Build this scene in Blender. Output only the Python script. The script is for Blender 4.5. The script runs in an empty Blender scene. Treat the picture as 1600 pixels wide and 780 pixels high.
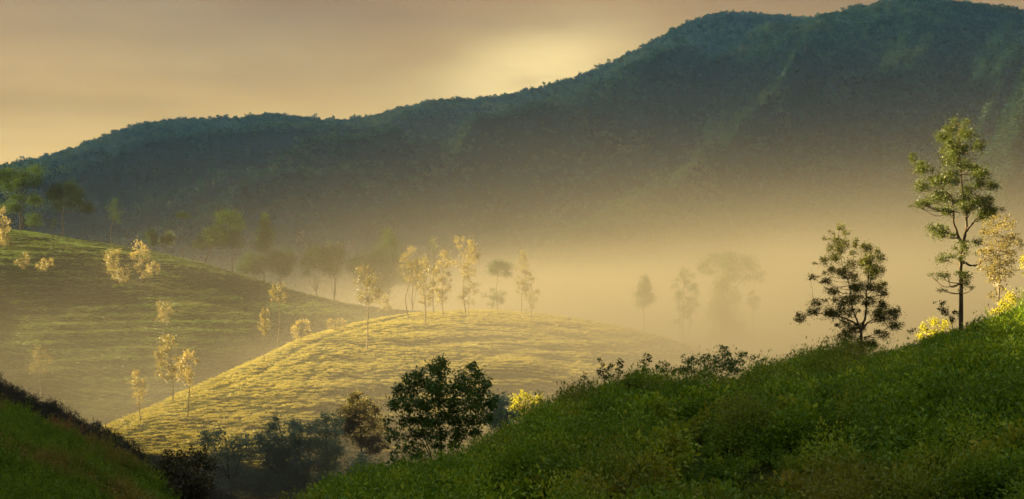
import bpy, math
import numpy as np
from math import radians, sin, cos, pi

# ------------------------------------------------------------------ camera, world, sun, exposure
sc = bpy.context.scene
F = 2198.0                    # focal length in pixels of the 1600 px wide photograph
HY = 440.0                    # pixel row of the horizon
cam_d = bpy.data.cameras.new("camera")
cam_d.sensor_width = 36.0
cam_d.lens = 36.0 * F / 1600.0
cam_d.shift_y = (HY - 390.0) / 1600.0
cam_d.clip_start = 0.5
cam_d.clip_end = 20000.0
cam = bpy.data.objects.new("camera", cam_d)
cam.location = (0, 0, 0)
cam.rotation_euler = (radians(90), 0, 0)
sc.collection.objects.link(cam)
sc.camera = cam

SUN_AZ, SUN_EL = 62.0, 15.5   # degrees left of the view direction, degrees above the horizon
EXPOSURE = 3.2
SUN_DIR = np.array([-sin(radians(SUN_AZ)) * cos(radians(SUN_EL)), cos(radians(SUN_AZ)) * cos(radians(SUN_EL)), sin(radians(SUN_EL))])
sun_d = bpy.data.lights.new("sun", 'SUN')
sun_d.energy = 5.0
sun_d.angle = radians(0.5)
sun_d.color = (1.0, 0.79, 0.40)
sun = bpy.data.objects.new("sun", sun_d)
from mathutils import Vector
sun.rotation_euler = Vector(SUN_DIR).to_track_quat('Z', 'Y').to_euler()
sc.collection.objects.link(sun)

vs = sc.view_settings
vs.view_transform = 'Standard'
vs.look = 'None'
vs.exposure = EXPOSURE
vs.gamma = 1.0
vs.use_curve_mapping = False

cy = sc.cycles
cy.use_denoising = True
try:
    cy.denoiser = 'OPENIMAGEDENOISE'
except Exception:
    pass
cy.max_bounces = 6
cy.diffuse_bounces = 3
cy.glossy_bounces = 1
cy.transmission_bounces = 3
cy.volume_bounces = 0
cy.transparent_max_bounces = 4
cy.volume_step_rate = 1.0
cy.volume_max_steps = 256
cy.use_adaptive_sampling = False
cy.sample_clamp_indirect = 4.0


class NT:
    """small helper for node trees"""
    def __init__(self, nt):
        self.nt = nt
        nt.nodes.clear()

    def n(self, typ, **kw):
        nd = self.nt.nodes.new(typ)
        ins = kw.pop('ins', {})
        for k, v in kw.items():
            setattr(nd, k, v)
        for k, v in ins.items():
            if hasattr(v, 'is_output'):
                self.nt.links.new(v, nd.inputs[k])
            else:
                nd.inputs[k].default_value = v
        return nd

    def math(self, op, a, b=0.0, c=0.0, clamp=False):
        nd = self.n('ShaderNodeMath', operation=op, use_clamp=clamp, ins={0: a, 1: b, 2: c})
        return nd.outputs[0]

    def ramp(self, fac, stops, interp='LINEAR'):
        nd = self.n('ShaderNodeValToRGB', ins={0: fac})
        cr = nd.color_ramp
        cr.interpolation = interp
        while len(cr.elements) < len(stops):
            cr.elements.new(0.5)
        for e, (p, c) in zip(cr.elements, stops):
            e.position = p
            e.color = (c[0], c[1], c[2], 1)
        return nd.outputs[0]

    def mix(self, fac, a, b, blend='MIX'):
        nd = self.n('ShaderNodeMix', data_type='RGBA', blend_type=blend)
        for sock, v in ((nd.inputs[0], fac), (nd.inputs[6], a), (nd.inputs[7], b)):
            if hasattr(v, 'is_output'):
                self.nt.links.new(v, sock)
            elif isinstance(v, (tuple, list)):
                sock.default_value = (v[0], v[1], v[2], 1)
            else:
                sock.default_value = v
        return nd.outputs[2]

    def link(self, a, b):
        self.nt.links.new(a, b)


def build_world():
    w = bpy.data.worlds.new("World")
    sc.world = w
    w.use_nodes = True
    T = NT(w.node_tree)
    S = 0.05                                   # background strength
    g = 1.0 / (S * 2 ** EXPOSURE)
    sky = T.n('ShaderNodeTexSky', sky_type='NISHITA', sun_disc=False)
    sky.sun_elevation = radians(SUN_EL)
    sky.sun_rotation = radians(-SUN_AZ)
    sky.air_density = 1.3
    sky.dust_density = 2.0
    co = T.n('ShaderNodeTexCoord').outputs['Generated']
    sep = T.n('ShaderNodeSeparateXYZ', ins={0: co})
    x, y, z = sep.outputs
    zc = T.math('MAXIMUM', z, 0.0)
    # cloud deck: a flat layer seen at a low angle, so its pattern is drawn out sideways
    den = T.math('ADD', zc, 0.16)
    vec = T.n('ShaderNodeCombineXYZ', ins={0: T.math('DIVIDE', x, den), 1: T.math('DIVIDE', y, den), 2: 0.0}).outputs[0]
    nz = T.n('ShaderNodeTexNoise', ins={'Vector': vec, 'Scale': 0.75, 'Detail': 5.0, 'Roughness': 0.5}).outputs[0]
    nz2 = T.n('ShaderNodeTexNoise', ins={'Vector': vec, 'Scale': 2.2, 'Detail': 6.0, 'Roughness': 0.55}).outputs[0]
    lift = T.math('MULTIPLY_ADD', T.math('SUBTRACT', nz, 0.5), 0.10, zc)
    col = T.ramp(lift, [(0.0, (0.95, 0.64, 0.22)), (0.075, (0.80, 0.525, 0.165)), (0.125, (0.53, 0.335, 0.10)),
                        (0.19, (0.34, 0.175, 0.045)), (0.30, (0.30, 0.205, 0.115)), (0.55, (0.42, 0.42, 0.42)), (1.0, (0.50, 0.57, 0.66))])
    # sunlit break in the cloud above the saddle of the ridge
    az = T.math('DIVIDE', x, T.math('MAXIMUM', y, 0.05))
    el = T.math('DIVIDE', z, T.math('MAXIMUM', y, 0.05))
    tilt = T.math('MULTIPLY_ADD', T.math('SUBTRACT', az, 0.015), -0.22, T.math('SUBTRACT', el, 0.150))
    warp = T.math('MULTIPLY', T.math('SUBTRACT', nz2, 0.5), 0.09)
    a1 = T.math('POWER', T.math('DIVIDE', T.math('SUBTRACT', az, 0.012), 0.068), 2.0)
    a2 = T.math('POWER', T.math('ABSOLUTE', T.math('DIVIDE', T.math('ADD', tilt, warp), 0.032)), 2.0)
    glow = T.math('EXPONENT', T.math('MULTIPLY', T.math('ADD', a1, a2), -1.0))
    front = T.math('GREATER_THAN', y, 0.05)
    glow = T.math('MULTIPLY', glow, front)
    glow = T.math('MULTIPLY', glow, T.math('MULTIPLY_ADD', nz2, 2.4, -0.35))
    col = T.mix(T.math('MULTIPLY', glow, 0.9, clamp=True), col, (0.98, 0.74, 0.30))
    sv = T.n('ShaderNodeCombineXYZ', ins={0: T.math('MULTIPLY', x, 3.0), 1: T.math('MULTIPLY', y, 3.0), 2: T.math('MULTIPLY', z, 26.0)}).outputs[0]
    nz3 = T.n('ShaderNodeTexNoise', ins={'Vector': sv, 'Scale': 1.0, 'Detail': 5.0, 'Roughness': 0.55}).outputs[0]
    mod = T.math('MULTIPLY_ADD', nz2, 0.25, T.math('MULTIPLY_ADD', nz3, 0.80, 0.475))
    col = T.n('ShaderNodeVectorMath', operation='SCALE', ins={0: col, 'Scale': T.math('MULTIPLY', mod, g)}).outputs[0]
    cover = T.ramp(nz, [(0.2, (0.965,) * 3), (0.6, (0.995,) * 3)])
    out = T.mix(cover, sky.outputs[0], col)
    bg = T.n('ShaderNodeBackground', ins={0: out, 1: S})
    wo = T.n('ShaderNodeOutputWorld', ins={0: bg.outputs[0]})


build_world()

# ------------------------------------------------------------------ numeric helpers
C = sc.collection
_perm = np.random.default_rng(7).permutation(4096)


def _hash(ix, iy, s):
    return _perm[(ix * 73 + iy * 1597 + s * 911 + _perm[(iy + s * 17) & 4095]) & 4095] / 4095.0


def vnoise(x, y, s=0):
    x = np.asarray(x, float); y = np.asarray(y, float)
    ix = np.floor(x).astype(np.int64); iy = np.floor(y).astype(np.int64)
    fx = x - ix; fy = y - iy
    fx = fx * fx * fx * (fx * (fx * 6 - 15) + 10); fy = fy * fy * fy * (fy * (fy * 6 - 15) + 10)
    a = _hash(ix, iy, s); b = _hash(ix + 1, iy, s); c = _hash(ix, iy + 1, s); d = _hash(ix + 1, iy + 1, s)
    return (a + (b - a) * fx) * (1 - fy) + (c + (d - c) * fx) * fy - 0.5


def fbm(x, y, s=0, o=4, g=0.5):
    r = 0; a = 1.0
    for i in range(o):
        r = r + a * vnoise(x * 2 ** i, y * 2 ** i, s + i)
        a *= g
    return r


def ridged(x, y, s=0, o=3):
    r = 0; a = 1.0
    for i in range(o):
        r = r + a * (1 - 2 * np.abs(2 * vnoise(x * 2 ** i, y * 2 ** i, s + i)))
        a *= 0.5
    return r


def sstep(a, b, x):
    t = np.clip((x - a) / (b - a), 0, 1)
    return t * t * (3 - 2 * t)


def curve(pts):
    p = np.array(pts, float)
    def f(u):
        # smooth (monotone-tangent cubic) interpolation
        xs, ys = p[:, 0], p[:, 1]
        u = np.clip(np.asarray(u, float), xs[0], xs[-1])
        d = np.gradient(ys, xs)
        i = np.clip(np.searchsorted(xs, u) - 1, 0, len(xs) - 2)
        h = xs[i + 1] - xs[i]; t = (u - xs[i]) / h
        return ((2 * t**3 - 3 * t**2 + 1) * ys[i] + (t**3 - 2 * t**2 + t) * h * d[i]
                + (-2 * t**3 + 3 * t**2) * ys[i + 1] + (t**3 - t**2) * h * d[i + 1])
    return f


def U(x, y):
    return 800 + F * x / np.maximum(y, 1.0)


# ------------------------------------------------------------------ landforms: height at (x, y), metres, camera at z = 0
def zpix(py, D):
    return -(py - HY) * D / F


mt_y = curve([(-900, 400), (-500, 345), (-200, 296), (0, 264), (60, 251), (120, 234), (180, 211), (230, 196), (300, 190), (360, 188), (440, 182),
              (500, 190), (560, 188), (620, 174), (680, 161), (740, 158), (800, 150), (860, 135), (920, 116), (980, 88), (1030, 62),
              (1080, 36), (1110, 26), (1150, 22), (1200, 25), (1255, 31), (1330, 50), (1500, 90), (1800, 180), (2300, 260)])
mt_D = curve([(-900, 2300), (0, 2450), (500, 2700), (900, 2750), (1150, 3000), (1600, 3100), (2300, 3100)])


def mountain_far(x, y):
    u = U(x, y)
    Dc = mt_D(u); zc = zpix(mt_y(u), Dc)
    Df = 1250.0
    t = (y - Df) / (Dc - Df)
    zf = -45.0
    tt = np.clip(t, 0, 1)
    z = zf + (zc - zf) * tt ** 1.25
    w = x - 0.55 * (y - 2000)
    spur = ridged(w / 300.0, y / 1300.0, 31, 4)
    z = z + (spur - 0.35) * 170 * np.sin(pi * tt ** 0.9) ** 0.9 * (1 - tt ** 5)
    z = z + fbm(x / 90, y / 90, 5, 3) * 18 * np.sin(pi * tt)
    z = np.minimum(z, zc * y / Dc - (1 - tt) * 40)          # no spur stands above the crest
    back = np.clip(t - 1, 0, None)
    z = np.where(t > 1, zc - back * (Dc - Df) * 0.5, z)
    return np.where(t < 0, zf + t * 60, z)


mn_y = curve([(560, 520), (700, 470), (800, 425), (880, 378), (940, 343), (1000, 305), (1060, 262), (1095, 222), (1125, 165), (1165, 92), (1200, 60), (1255, 36), (1300, 24), (1370, 9), (1450, 4), (1520, 8), (1600, 20),
              (1750, 60), (2000, 130), (2400, 260)])
mn_D = curve([(560, 1100), (700, 1180), (940, 1450), (1090, 1820), (1165, 2150), (1255, 2300), (1450, 2350), (1800, 2350), (2400, 2200)])


def mountain_near(x, y):
    u = U(x, y)
    Dc = mn_D(u); zc = zpix(mn_y(u), Dc)
    Df = np.minimum(1050.0, Dc - 120)
    zf = -48.0
    t = (y - Df) / (Dc - Df)
    tt = np.clip(t, 0, 1)
    z = zf + (zc - zf) * tt ** 1.2
    w = x - 0.5 * (y - 2000)
    z = z + (ridged(w / 300.0, y / 1300.0, 77, 3) - 0.35) * 150 * np.sin(pi * tt ** 0.9) ** 0.9 * (1 - tt ** 5)
    z = z + fbm(x / 80, y / 80, 9, 3) * 16 * np.sin(pi * tt)
    z = np.minimum(z, zc * y / Dc - (1 - tt) * 40)
    back = np.clip(t - 1, 0, None)
    z = np.where(t > 1, zc - back * (Dc - Df) * 0.55, z)
    return np.where(t < 0, zf + t * 60, z)


lh_y = curve([(-1100, 130), (-700, 200), (-310, 300), (-120, 340), (0, 358), (50, 363), (100, 371), (200, 387), (300, 407), (400, 437), (480, 460), (560, 478), (640, 486), (760, 494),
              (900, 530), (1100, 600), (1300, 660)])
lh_D = curve([(-1100, 430), (-700, 440), (0, 450), (300, 430), (560, 400), (760, 390), (1300, 380)])


def tea_hill(x, y):
    u = U(x, y)
    Dc = lh_D(u); zc = zpix(lh_y(u), Dc)
    Df = 215.0; zf = -40.0
    t = (y - Df) / (Dc - Df)
    tt = np.clip(t, 0, 1)
    z = zf + (zc - zf) * (0.35 * tt + 0.65 * (1 - (1 - tt) ** 1.7))
    env = np.sin(pi * tt)
    z = z + fbm(x / 45, y / 45, 3, 3) * 5.0 * env
    # the fold below the crest
    fold = Dc - 34 - 0.10 * (u - 0)
    z = z + 2.6 * np.exp(-((y - fold) / 16.0) ** 2) * sstep(620, 350, u)
    # two terrace benches following the contour
    z = z + 0.22 * np.sin(z * 3.6 + fbm(x / 40, y / 40, 8, 2) * 4) * env
    back = np.clip(y - Dc, 0, None)
    z = np.where(t > 1, zc - 0.004 * back ** 2 - 0.03 * back, z)
    return np.maximum(np.where(t < 0, zf + t * 20, z), -60)


kn_y = curve([(-400, 900), (-100, 800), (60, 722), (160, 674), (200, 655), (260, 628), (320, 600), (380, 573), (420, 555), (470, 531), (520, 515), (570, 503),
              (620, 493), (680, 487), (740, 485), (800, 487), (860, 493), (920, 501), (1000, 518), (1080, 541), (1160, 563), (1240, 581), (1330, 603),
              (1500, 650), (1800, 740)])
kn_D = curve([(-400, 150), (60, 180), (160, 195), (420, 245), (570, 280), (740, 310), (920, 312), (1100, 305), (1330, 295), (1800, 290)])


def knoll(x, y):
    u = U(x, y)
    Dc = kn_D(u); zc = zpix(kn_y(u), Dc)
    Df = Dc * 0.42; zf = np.minimum(-38.0, zc - 14)
    t = (y - Df) / (Dc - Df)
    tt = np.clip(t, 0, 1)
    z = zf + (zc - zf) * (1 - (1 - tt) ** 1.75)
    env = np.sin(pi * tt)
    z = z + fbm(x / 32, y / 32, 13, 3) * 3.2 * env
    # gully running diagonally down the lit face
    gl = (u - 660) - (y - 292) * 3.8
    z = z - 1.6 * np.exp(-(gl / 16.0) ** 2) * env * sstep(200, 235, y)
    z = z + 0.22 * np.sin(z * 3.6 + fbm(x / 35, y / 35, 18, 2) * 4) * env
    back = np.clip(y - Dc, 0, None)
    z = np.where(t > 1, zc - 0.006 * back ** 2 - 0.04 * back, z)
    return np.maximum(np.where(t < 0, zf + t * 10, z), -70)


fg_y = curve([(-300, 1150), (200, 960), (420, 850), (480, 826), (520, 800), (600, 778), (680, 764), (760, 730), (820, 696), (860, 672), (900, 652), (950, 638), (1000, 627),
              (1080, 622), (1150, 620), (1220, 606), (1260, 593), (1340, 569), (1420, 552), (1500, 527), (1560, 505), (1600, 492), (1800, 425), (2200, 330), (3000, 200)])
fg_D = curve([(-300, 40), (420, 46), (520, 50), (760, 60), (950, 72), (1220, 86), (1500, 93), (1600, 97), (2200, 105), (3000, 110)])


def slope_right(x, y):
    u = U(x, y)
    Dc = fg_D(u); zc = zpix(fg_y(u), Dc)
    Df = 14.0
    zf = np.minimum(-7.5, zc - 1.5)
    t = (y - Df) / (Dc - Df)
    tt = np.clip(t, 0, 1)
    z = zf + (zc - zf) * (0.45 * tt + 0.55 * (1 - (1 - tt) ** 1.6))
    z = z + fbm(x / 9, y / 9, 23, 3) * 1.1 * np.sin(pi * tt)
    back = np.clip(y - Dc, 0, None)
    z = np.where(t > 1, zc - 0.012 * back ** 2 - 0.06 * back, z)
    return np.maximum(np.where(t < 0, zf, z), -50)


fl_y = curve([(-1500, 250), (-700, 420), (-300, 560), (0, 668), (60, 690), (120, 716), (180, 750), (240, 790), (300, 850), (420, 960), (700, 1200)])
fl_D = curve([(-1500, 48), (0, 48), (300, 44), (700, 40)])


def slope_left(x, y):
    u = U(x, y)
    Dc = fl_D(u); zc = zpix(fl_y(u), Dc)
    Df = 14.0; zf = np.minimum(-7.5, zc - 1.5)
    t = (y - Df) / (Dc - Df)
    tt = np.clip(t, 0, 1)
    z = zf + (zc - zf) * (0.5 * tt + 0.5 * (1 - (1 - tt) ** 1.6))
    z = z + fbm(x / 8, y / 8, 41, 3) * 0.9 * np.sin(pi * tt)
    back = np.clip(y - Dc, 0, None)
    z = np.where(t > 1, zc - 0.012 * back ** 2 - 0.10 * back, z)
    return np.maximum(np.where(t < 0, zf, z), -45)


bl_y = curve([(-6000, 330), (-2500, 350), (-1200, 380), (-700, 420), (-400, 470), (-200, 535), (0, 622), (60, 644), (120, 675), (180, 708), (240, 742), (290, 772), (360, 814), (500, 900), (800, 1000)])
MOUND = [(-158, 65, 36), (-130, 108, 43), (-124, 178, 47.5)]      # ridge of the hill outside the frame: x, y, z
MOUND_R = 48.0


def hill_left(x, y):
    """hill that rises out of the picture to the left and keeps the foreground in its shade"""
    Dc = 105.0
    u = 800 + F * x / Dc
    zc = zpix(bl_y(u), Dc)
    zf = -38.0
    w = np.where(y < Dc, (Dc - y) / 55.0, np.clip((y - Dc) / 30.0, 0, None))
    prof = np.where(y < Dc, 1 - np.clip(w, 0, 1) ** 1.5, np.cos(np.clip(w, 0, 1) * pi / 2))
    z = zf + (zc - zf) * prof
    for (ax, ay, az), (bx, by, bz) in zip(MOUND[:-1], MOUND[1:]):
        t = np.clip(((x - ax) * (bx - ax) + (y - ay) * (by - ay)) / ((bx - ax) ** 2 + (by - ay) ** 2), 0, 1)
        d = np.hypot(x - ax - t * (bx - ax), y - ay - t * (by - ay)) / MOUND_R
        zt = az + t * (bz - az)
        z = np.maximum(z, zf + (zt - zf) * (1 - np.clip(d, 0, 1) ** 1.5))
    z = z + fbm(x / 14, y / 14, 51, 3) * 1.2 * sstep(-36, -25, z)
    return np.maximum(z, -48)


def valley(x, y):
    return -46 + 6 * fbm(x / 260, y / 260, 61, 3) + 0 * x


def hit(fn, u, py, d0, d1, n=900):
    """distance at which the view ray through a pixel meets a landform"""
    D = np.linspace(d0, d1, n)
    x = (u - 800) * D / F
    z = zpix(py, D)
    h = fn(x, D)
    k = np.nonzero(z <= h)[0]
    d = D[k[0]] if len(k) else d1
    return d


# ------------------------------------------------------------------ object helpers
def tag(o, label=None, cat=None, group=None, kind=None):
    if label: o['label'] = label
    if cat: o['category'] = cat
    if group: o['group'] = group
    if kind: o['kind'] = kind
    return o


def mesh_from(name, verts, faces, mat, smooth=False):
    """verts (n,3); faces: one (m,k) array or a list of them"""
    me = bpy.data.meshes.new(name)
    if not isinstance(faces, list):
        faces = [faces]
    faces = [np.asarray(f, np.int32) for f in faces if len(f)]
    verts = np.asarray(verts, np.float32)
    me.vertices.add(len(verts))
    me.vertices.foreach_set('co', verts.ravel())
    loops = np.concatenate([f.ravel() for f in faces])
    tot = np.concatenate([np.full(len(f), f.shape[1], np.int32) for f in faces])
    start = np.concatenate([[0], np.cumsum(tot)[:-1]]).astype(np.int32)
    me.loops.add(len(loops))
    me.loops.foreach_set('vertex_index', loops)
    me.polygons.add(len(tot))
    me.polygons.foreach_set('loop_start', start)
    me.polygons.foreach_set('loop_total', tot)
    if smooth:
        me.polygons.foreach_set('use_smooth', np.ones(len(tot), bool))
    me.update(calc_edges=True)
    if mat: me.materials.append(mat)
    return me


def obj(name, me, parent=None, loc=None):
    o = bpy.data.objects.new(name, me)
    C.objects.link(o)
    if parent: o.parent = parent
    if loc is not None: o.location = loc
    return o


def grid_faces(nr, nc):
    i = np.arange(nr - 1)[:, None] * nc + np.arange(nc - 1)[None, :]
    i = i.ravel()
    return np.stack([i, i + 1, i + nc + 1, i + nc], 1)


def sheet_polar(name, fn, u0, u1, nu, Ds, mat):
    us = np.linspace(u0, u1, nu)
    D, uu = np.meshgrid(np.asarray(Ds, float), us, indexing='ij')
    x = (uu - 800) * D / F
    z = fn(x, D)
    v = np.stack([x, D, z], -1).reshape(-1, 3)
    o = obj(name, mesh_from(name, v, grid_faces(D.shape[0], nu), mat, True))
    o['kind'] = 'structure'
    return o


def sheet_xy(name, fn, xs, ys, mat):
    y, x = np.meshgrid(np.asarray(ys, float), np.asarray(xs, float), indexing='ij')
    z = fn(x, y)
    v = np.stack([x, y, z], -1).reshape(-1, 3)
    o = obj(name, mesh_from(name, v, grid_faces(y.shape[0], y.shape[1]), mat, True))
    o['kind'] = 'structure'
    return o


# ------------------------------------------------------------------ materials
def mat_leaf(name, c0, c1, c2=None, transl=0.35, rough=0.55, patch=None, patch_scale=0.2, patch_amt=0.6, spec=0.25):
    """leaf surface: colour varies leaf by leaf, plant by plant and, with 'patch', from place to place"""
    m = bpy.data.materials.new(name)
    m.use_nodes = True
    T = NT(m.node_tree)
    isl = T.n('ShaderNodeNewGeometry').outputs['Random Per Island']
    rnd = T.n('ShaderNodeObjectInfo').outputs['Random']
    f = T.math('MULTIPLY_ADD', isl, 0.42, T.math('MULTIPLY', rnd, 0.58))
    stops = [(0.05, c0), (0.95, c1)] if c2 is None else [(0.05, c0), (0.55, c1), (0.95, c2)]
    col = T.ramp(f, stops)
    if patch is not None:
        pos = T.n('ShaderNodeNewGeometry').outputs['Position']
        nz = T.n('ShaderNodeTexNoise', ins={'Vector': pos, 'Scale': patch_scale, 'Detail': 3.0}).outputs[0]
        k = T.math('MULTIPLY', T.math('MULTIPLY_ADD', T.math('SUBTRACT', nz, 0.52), 7.0, 0.0, clamp=True), patch_amt)
        k = T.math('MULTIPLY', k, T.math('MULTIPLY_ADD', rnd, 0.9, 0.35, clamp=True))
        col = T.mix(k, col, patch)
    bs = T.n('ShaderNodeBsdfPrincipled', ins={'Base Color': col, 'Roughness': rough, 'Specular IOR Level': spec})
    tr = T.n('ShaderNodeBsdfTranslucent', ins={'Color': T.mix(0.5, col, T.mix(1.0, col, (1.5, 1.35, 0.5), 'MULTIPLY'))})
    mx = T.n('ShaderNodeMixShader', ins={0: transl, 1: bs.outputs[0], 2: tr.outputs[0]})
    T.n('ShaderNodeOutputMaterial', ins={0: mx.outputs[0]})
    return m


def mat_ground(name, c0, c1, scale, bump=0.3, c2=None, spec=0.0):
    m = bpy.data.materials.new(name)
    m.use_nodes = True
    T = NT(m.node_tree)
    pos = T.n('ShaderNodeNewGeometry').outputs['Position']
    nz = T.n('ShaderNodeTexNoise', ins={'Vector': pos, 'Scale': scale, 'Detail': 6.0, 'Roughness': 0.6}).outputs[0]
    col = T.ramp(nz, [(0.32, c0), (0.68, c1)])
    if c2:
        n2 = T.n('ShaderNodeTexNoise', ins={'Vector': pos, 'Scale': scale * 0.13, 'Detail': 4.0}).outputs[0]
        col = T.mix(T.ramp(n2, [(0.5, (0, 0, 0)), (0.68, (1, 1, 1))]), col, c2)
    bp = T.n('ShaderNodeBump', ins={'Height': nz, 'Strength': bump, 'Distance': 1.0 / scale})
    bs = T.n('ShaderNodeBsdfPrincipled', ins={'Base Color': col, 'Roughness': 0.9, 'Specular IOR Level': spec, 'Normal': bp.outputs[0]})
    T.n('ShaderNodeOutputMaterial', ins={0: bs.outputs[0]})
    return m


def mat_bark(name, c0, c1):
    m = bpy.data.materials.new(name)
    m.use_nodes = True
    T = NT(m.node_tree)
    pos = T.n('ShaderNodeTexCoord').outputs['Object']
    mp = T.n('ShaderNodeMapping', ins={'Vector': pos, 'Scale': (9, 9, 2.5)}).outputs[0]
    nz = T.n('ShaderNodeTexNoise', ins={'Vector': mp, 'Scale': 1.0, 'Detail': 5.0}).outputs[0]
    col = T.ramp(nz, [(0.3, c0), (0.7, c1)])
    bp = T.n('ShaderNodeBump', ins={'Height': nz, 'Strength': 0.6, 'Distance': 0.05})
    bs = T.n('ShaderNodeBsdfPrincipled', ins={'Base Color': col, 'Roughness': 0.9, 'Specular IOR Level': 0.1, 'Normal': bp.outputs[0]})
    T.n('ShaderNodeOutputMaterial', ins={0: bs.outputs[0]})
    return m


M = {}
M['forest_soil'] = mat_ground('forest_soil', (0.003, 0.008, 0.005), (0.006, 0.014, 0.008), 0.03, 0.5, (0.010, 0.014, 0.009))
M['tea_soil'] = mat_ground('tea_soil', (0.028, 0.032, 0.010), (0.055, 0.055, 0.018), 0.5, 0.4)
M['dark_soil'] = mat_ground('dark_soil', (0.020, 0.030, 0.005), (0.05, 0.055, 0.012), 1.2, 0.5)
M['valley_soil'] = mat_ground('valley_soil', (0.03, 0.05, 0.016), (0.07, 0.085, 0.03), 0.05, 0.4)
M['rock'] = mat_ground('rock', (0.05, 0.034, 0.026), (0.12, 0.085, 0.068), 0.12, 0.8)
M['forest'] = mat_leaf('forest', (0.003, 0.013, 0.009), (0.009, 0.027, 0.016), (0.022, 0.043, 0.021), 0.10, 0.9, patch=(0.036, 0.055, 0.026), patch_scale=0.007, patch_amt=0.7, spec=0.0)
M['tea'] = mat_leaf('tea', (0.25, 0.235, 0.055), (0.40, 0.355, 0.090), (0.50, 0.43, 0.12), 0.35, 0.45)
M['tea_shaded'] = mat_leaf('tea_shaded', (0.042, 0.080, 0.012), (0.072, 0.118, 0.016), (0.11, 0.145, 0.022), 0.35, 0.5)  # greener tea; the left hill's shade is darkened into its leaf colour
M['tea_near'] = mat_leaf('tea_near', (0.085, 0.17, 0.006), (0.16, 0.27, 0.010), (0.26, 0.34, 0.020), 0.40, 0.45)
M['brush'] = mat_leaf('brush', (0.055, 0.130, 0.005), (0.150, 0.260, 0.010), (0.36, 0.43, 0.022), 0.28, 0.55, patch=(0.20, 0.115, 0.030), patch_scale=0.16, patch_amt=0.55)
M['brush_blue'] = mat_leaf('brush_blue', (0.035, 0.045, 0.030), (0.06, 0.065, 0.045), (0.10, 0.075, 0.06), 0.25, 0.7)  # grey-blue haze is put into the brush colour
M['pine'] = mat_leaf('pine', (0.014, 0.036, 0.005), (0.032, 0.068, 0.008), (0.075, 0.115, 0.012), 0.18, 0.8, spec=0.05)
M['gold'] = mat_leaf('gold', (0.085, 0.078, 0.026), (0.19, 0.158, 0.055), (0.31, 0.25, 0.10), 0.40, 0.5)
M['olive'] = mat_leaf('olive', (0.026, 0.046, 0.007), (0.052, 0.072, 0.009), (0.105, 0.105, 0.015), 0.38, 0.5)
M['dark_leaf'] = mat_leaf('dark_leaf', (0.024, 0.062, 0.010), (0.052, 0.112, 0.016), (0.11, 0.18, 0.024), 0.28, 0.42)
M['haze_leaf'] = mat_leaf('haze_leaf', (0.11, 0.200, 0.165), (0.20, 0.300, 0.240), (0.30, 0.38, 0.26), 0.45, 0.55)  # pale bluish leaf: haze is put into the colour
M['brown_leaf'] = mat_leaf('brown_leaf', (0.035, 0.040, 0.018), (0.080, 0.070, 0.032), (0.08, 0.13, 0.025), 0.30, 0.55)
M['rust_leaf'] = mat_leaf('rust_leaf', (0.08, 0.09, 0.04), (0.17, 0.13, 0.05), (0.30, 0.15, 0.04), 0.45, 0.55)
M['yellow_leaf'] = mat_leaf('yellow_leaf', (0.16, 0.17, 0.012), (0.30, 0.29, 0.02), (0.45, 0.38, 0.035), 0.50, 0.5)
M['bark'] = mat_bark('bark', (0.035, 0.026, 0.016), (0.11, 0.085, 0.055))
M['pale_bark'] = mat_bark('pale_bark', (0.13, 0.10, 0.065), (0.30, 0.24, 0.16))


# ------------------------------------------------------------------ the setting
def build_setting():
    sheet_xy('ground', valley, np.linspace(-6000, 6000, 140), np.concatenate([np.linspace(-600, 1600, 120), np.linspace(1650, 3450, 16)]), M['valley_soil'])
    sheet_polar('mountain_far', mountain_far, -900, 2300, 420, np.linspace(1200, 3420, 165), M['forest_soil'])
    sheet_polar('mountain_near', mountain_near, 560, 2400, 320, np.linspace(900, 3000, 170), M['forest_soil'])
    sheet_polar('hill_tea', tea_hill, -1100, 1300, 340, np.linspace(200, 560, 180), M['tea_soil'])
    sheet_polar('hill_knoll', knoll, -400, 1800, 330, np.linspace(60, 420, 200), M['tea_soil'])
    sheet_polar('hill_foreground', slope_right, -300, 3000, 400, np.linspace(8, 140, 150), M['dark_soil'])
    sheet_polar('slope_foreground', slope_left, -1500, 700, 200, np.linspace(8, 90, 90), M['dark_soil'])
    sheet_xy('hill_shade', hill_left, np.linspace(-330, 20, 150), np.linspace(48, 300, 110), M['dark_soil'])


build_setting()


# ------------------------------------------------------------------ leaves, tubes, plants
def unit(v):
    return v / np.maximum(np.linalg.norm(v, axis=-1, keepdims=True), 1e-9)


def leaf_geo(c, size, rng, elong=2.0, droop=0.0, up=0.0, out=None):
    """diamond leaves with a slight fold: c (n,3) bases, size (n,)"""
    n = len(c)
    d = rng.normal(size=(n, 3))
    if out is not None: d = d + out * 1.2
    d[:, 2] += up - droop
    d = unit(d)
    a = rng.normal(size=(n, 3))
    s = unit(np.cross(d, a))
    nn = np.cross(d, s)
    L = size[:, None]
    W = L / elong
    p0 = c
    p1 = c + d * L * 0.5 + s * W * 0.5 + nn * W * 0.12
    p2 = c + d * L
    p3 = c + d * L * 0.5 - s * W * 0.5 + nn * W * 0.12
    v = np.stack([p0, p1, p2, p3], 1).reshape(-1, 3)
    f = np.arange(n * 4).reshape(-1, 4)
    return v, f


def clump_points(c, r, n, rng, per=7, spread=0.40):
    """leaf positions in an ellipsoid, gathered in sprigs"""
    ns = max(1, int(n / per))
    d = unit(rng.normal(size=(ns, 3))) * (rng.random((ns, 1)) ** 0.45)
    s = c + d * r
    p = np.repeat(s, per, axis=0)
    far = np.where(rng.random((len(p), 1)) < 0.22, 2.1, 1.0)
    p = p + rng.normal(size=p.shape) * (np.asarray(r).mean() * spread) * far
    out = unit(np.repeat(d, per, axis=0) + 1e-6)
    return p, out


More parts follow.
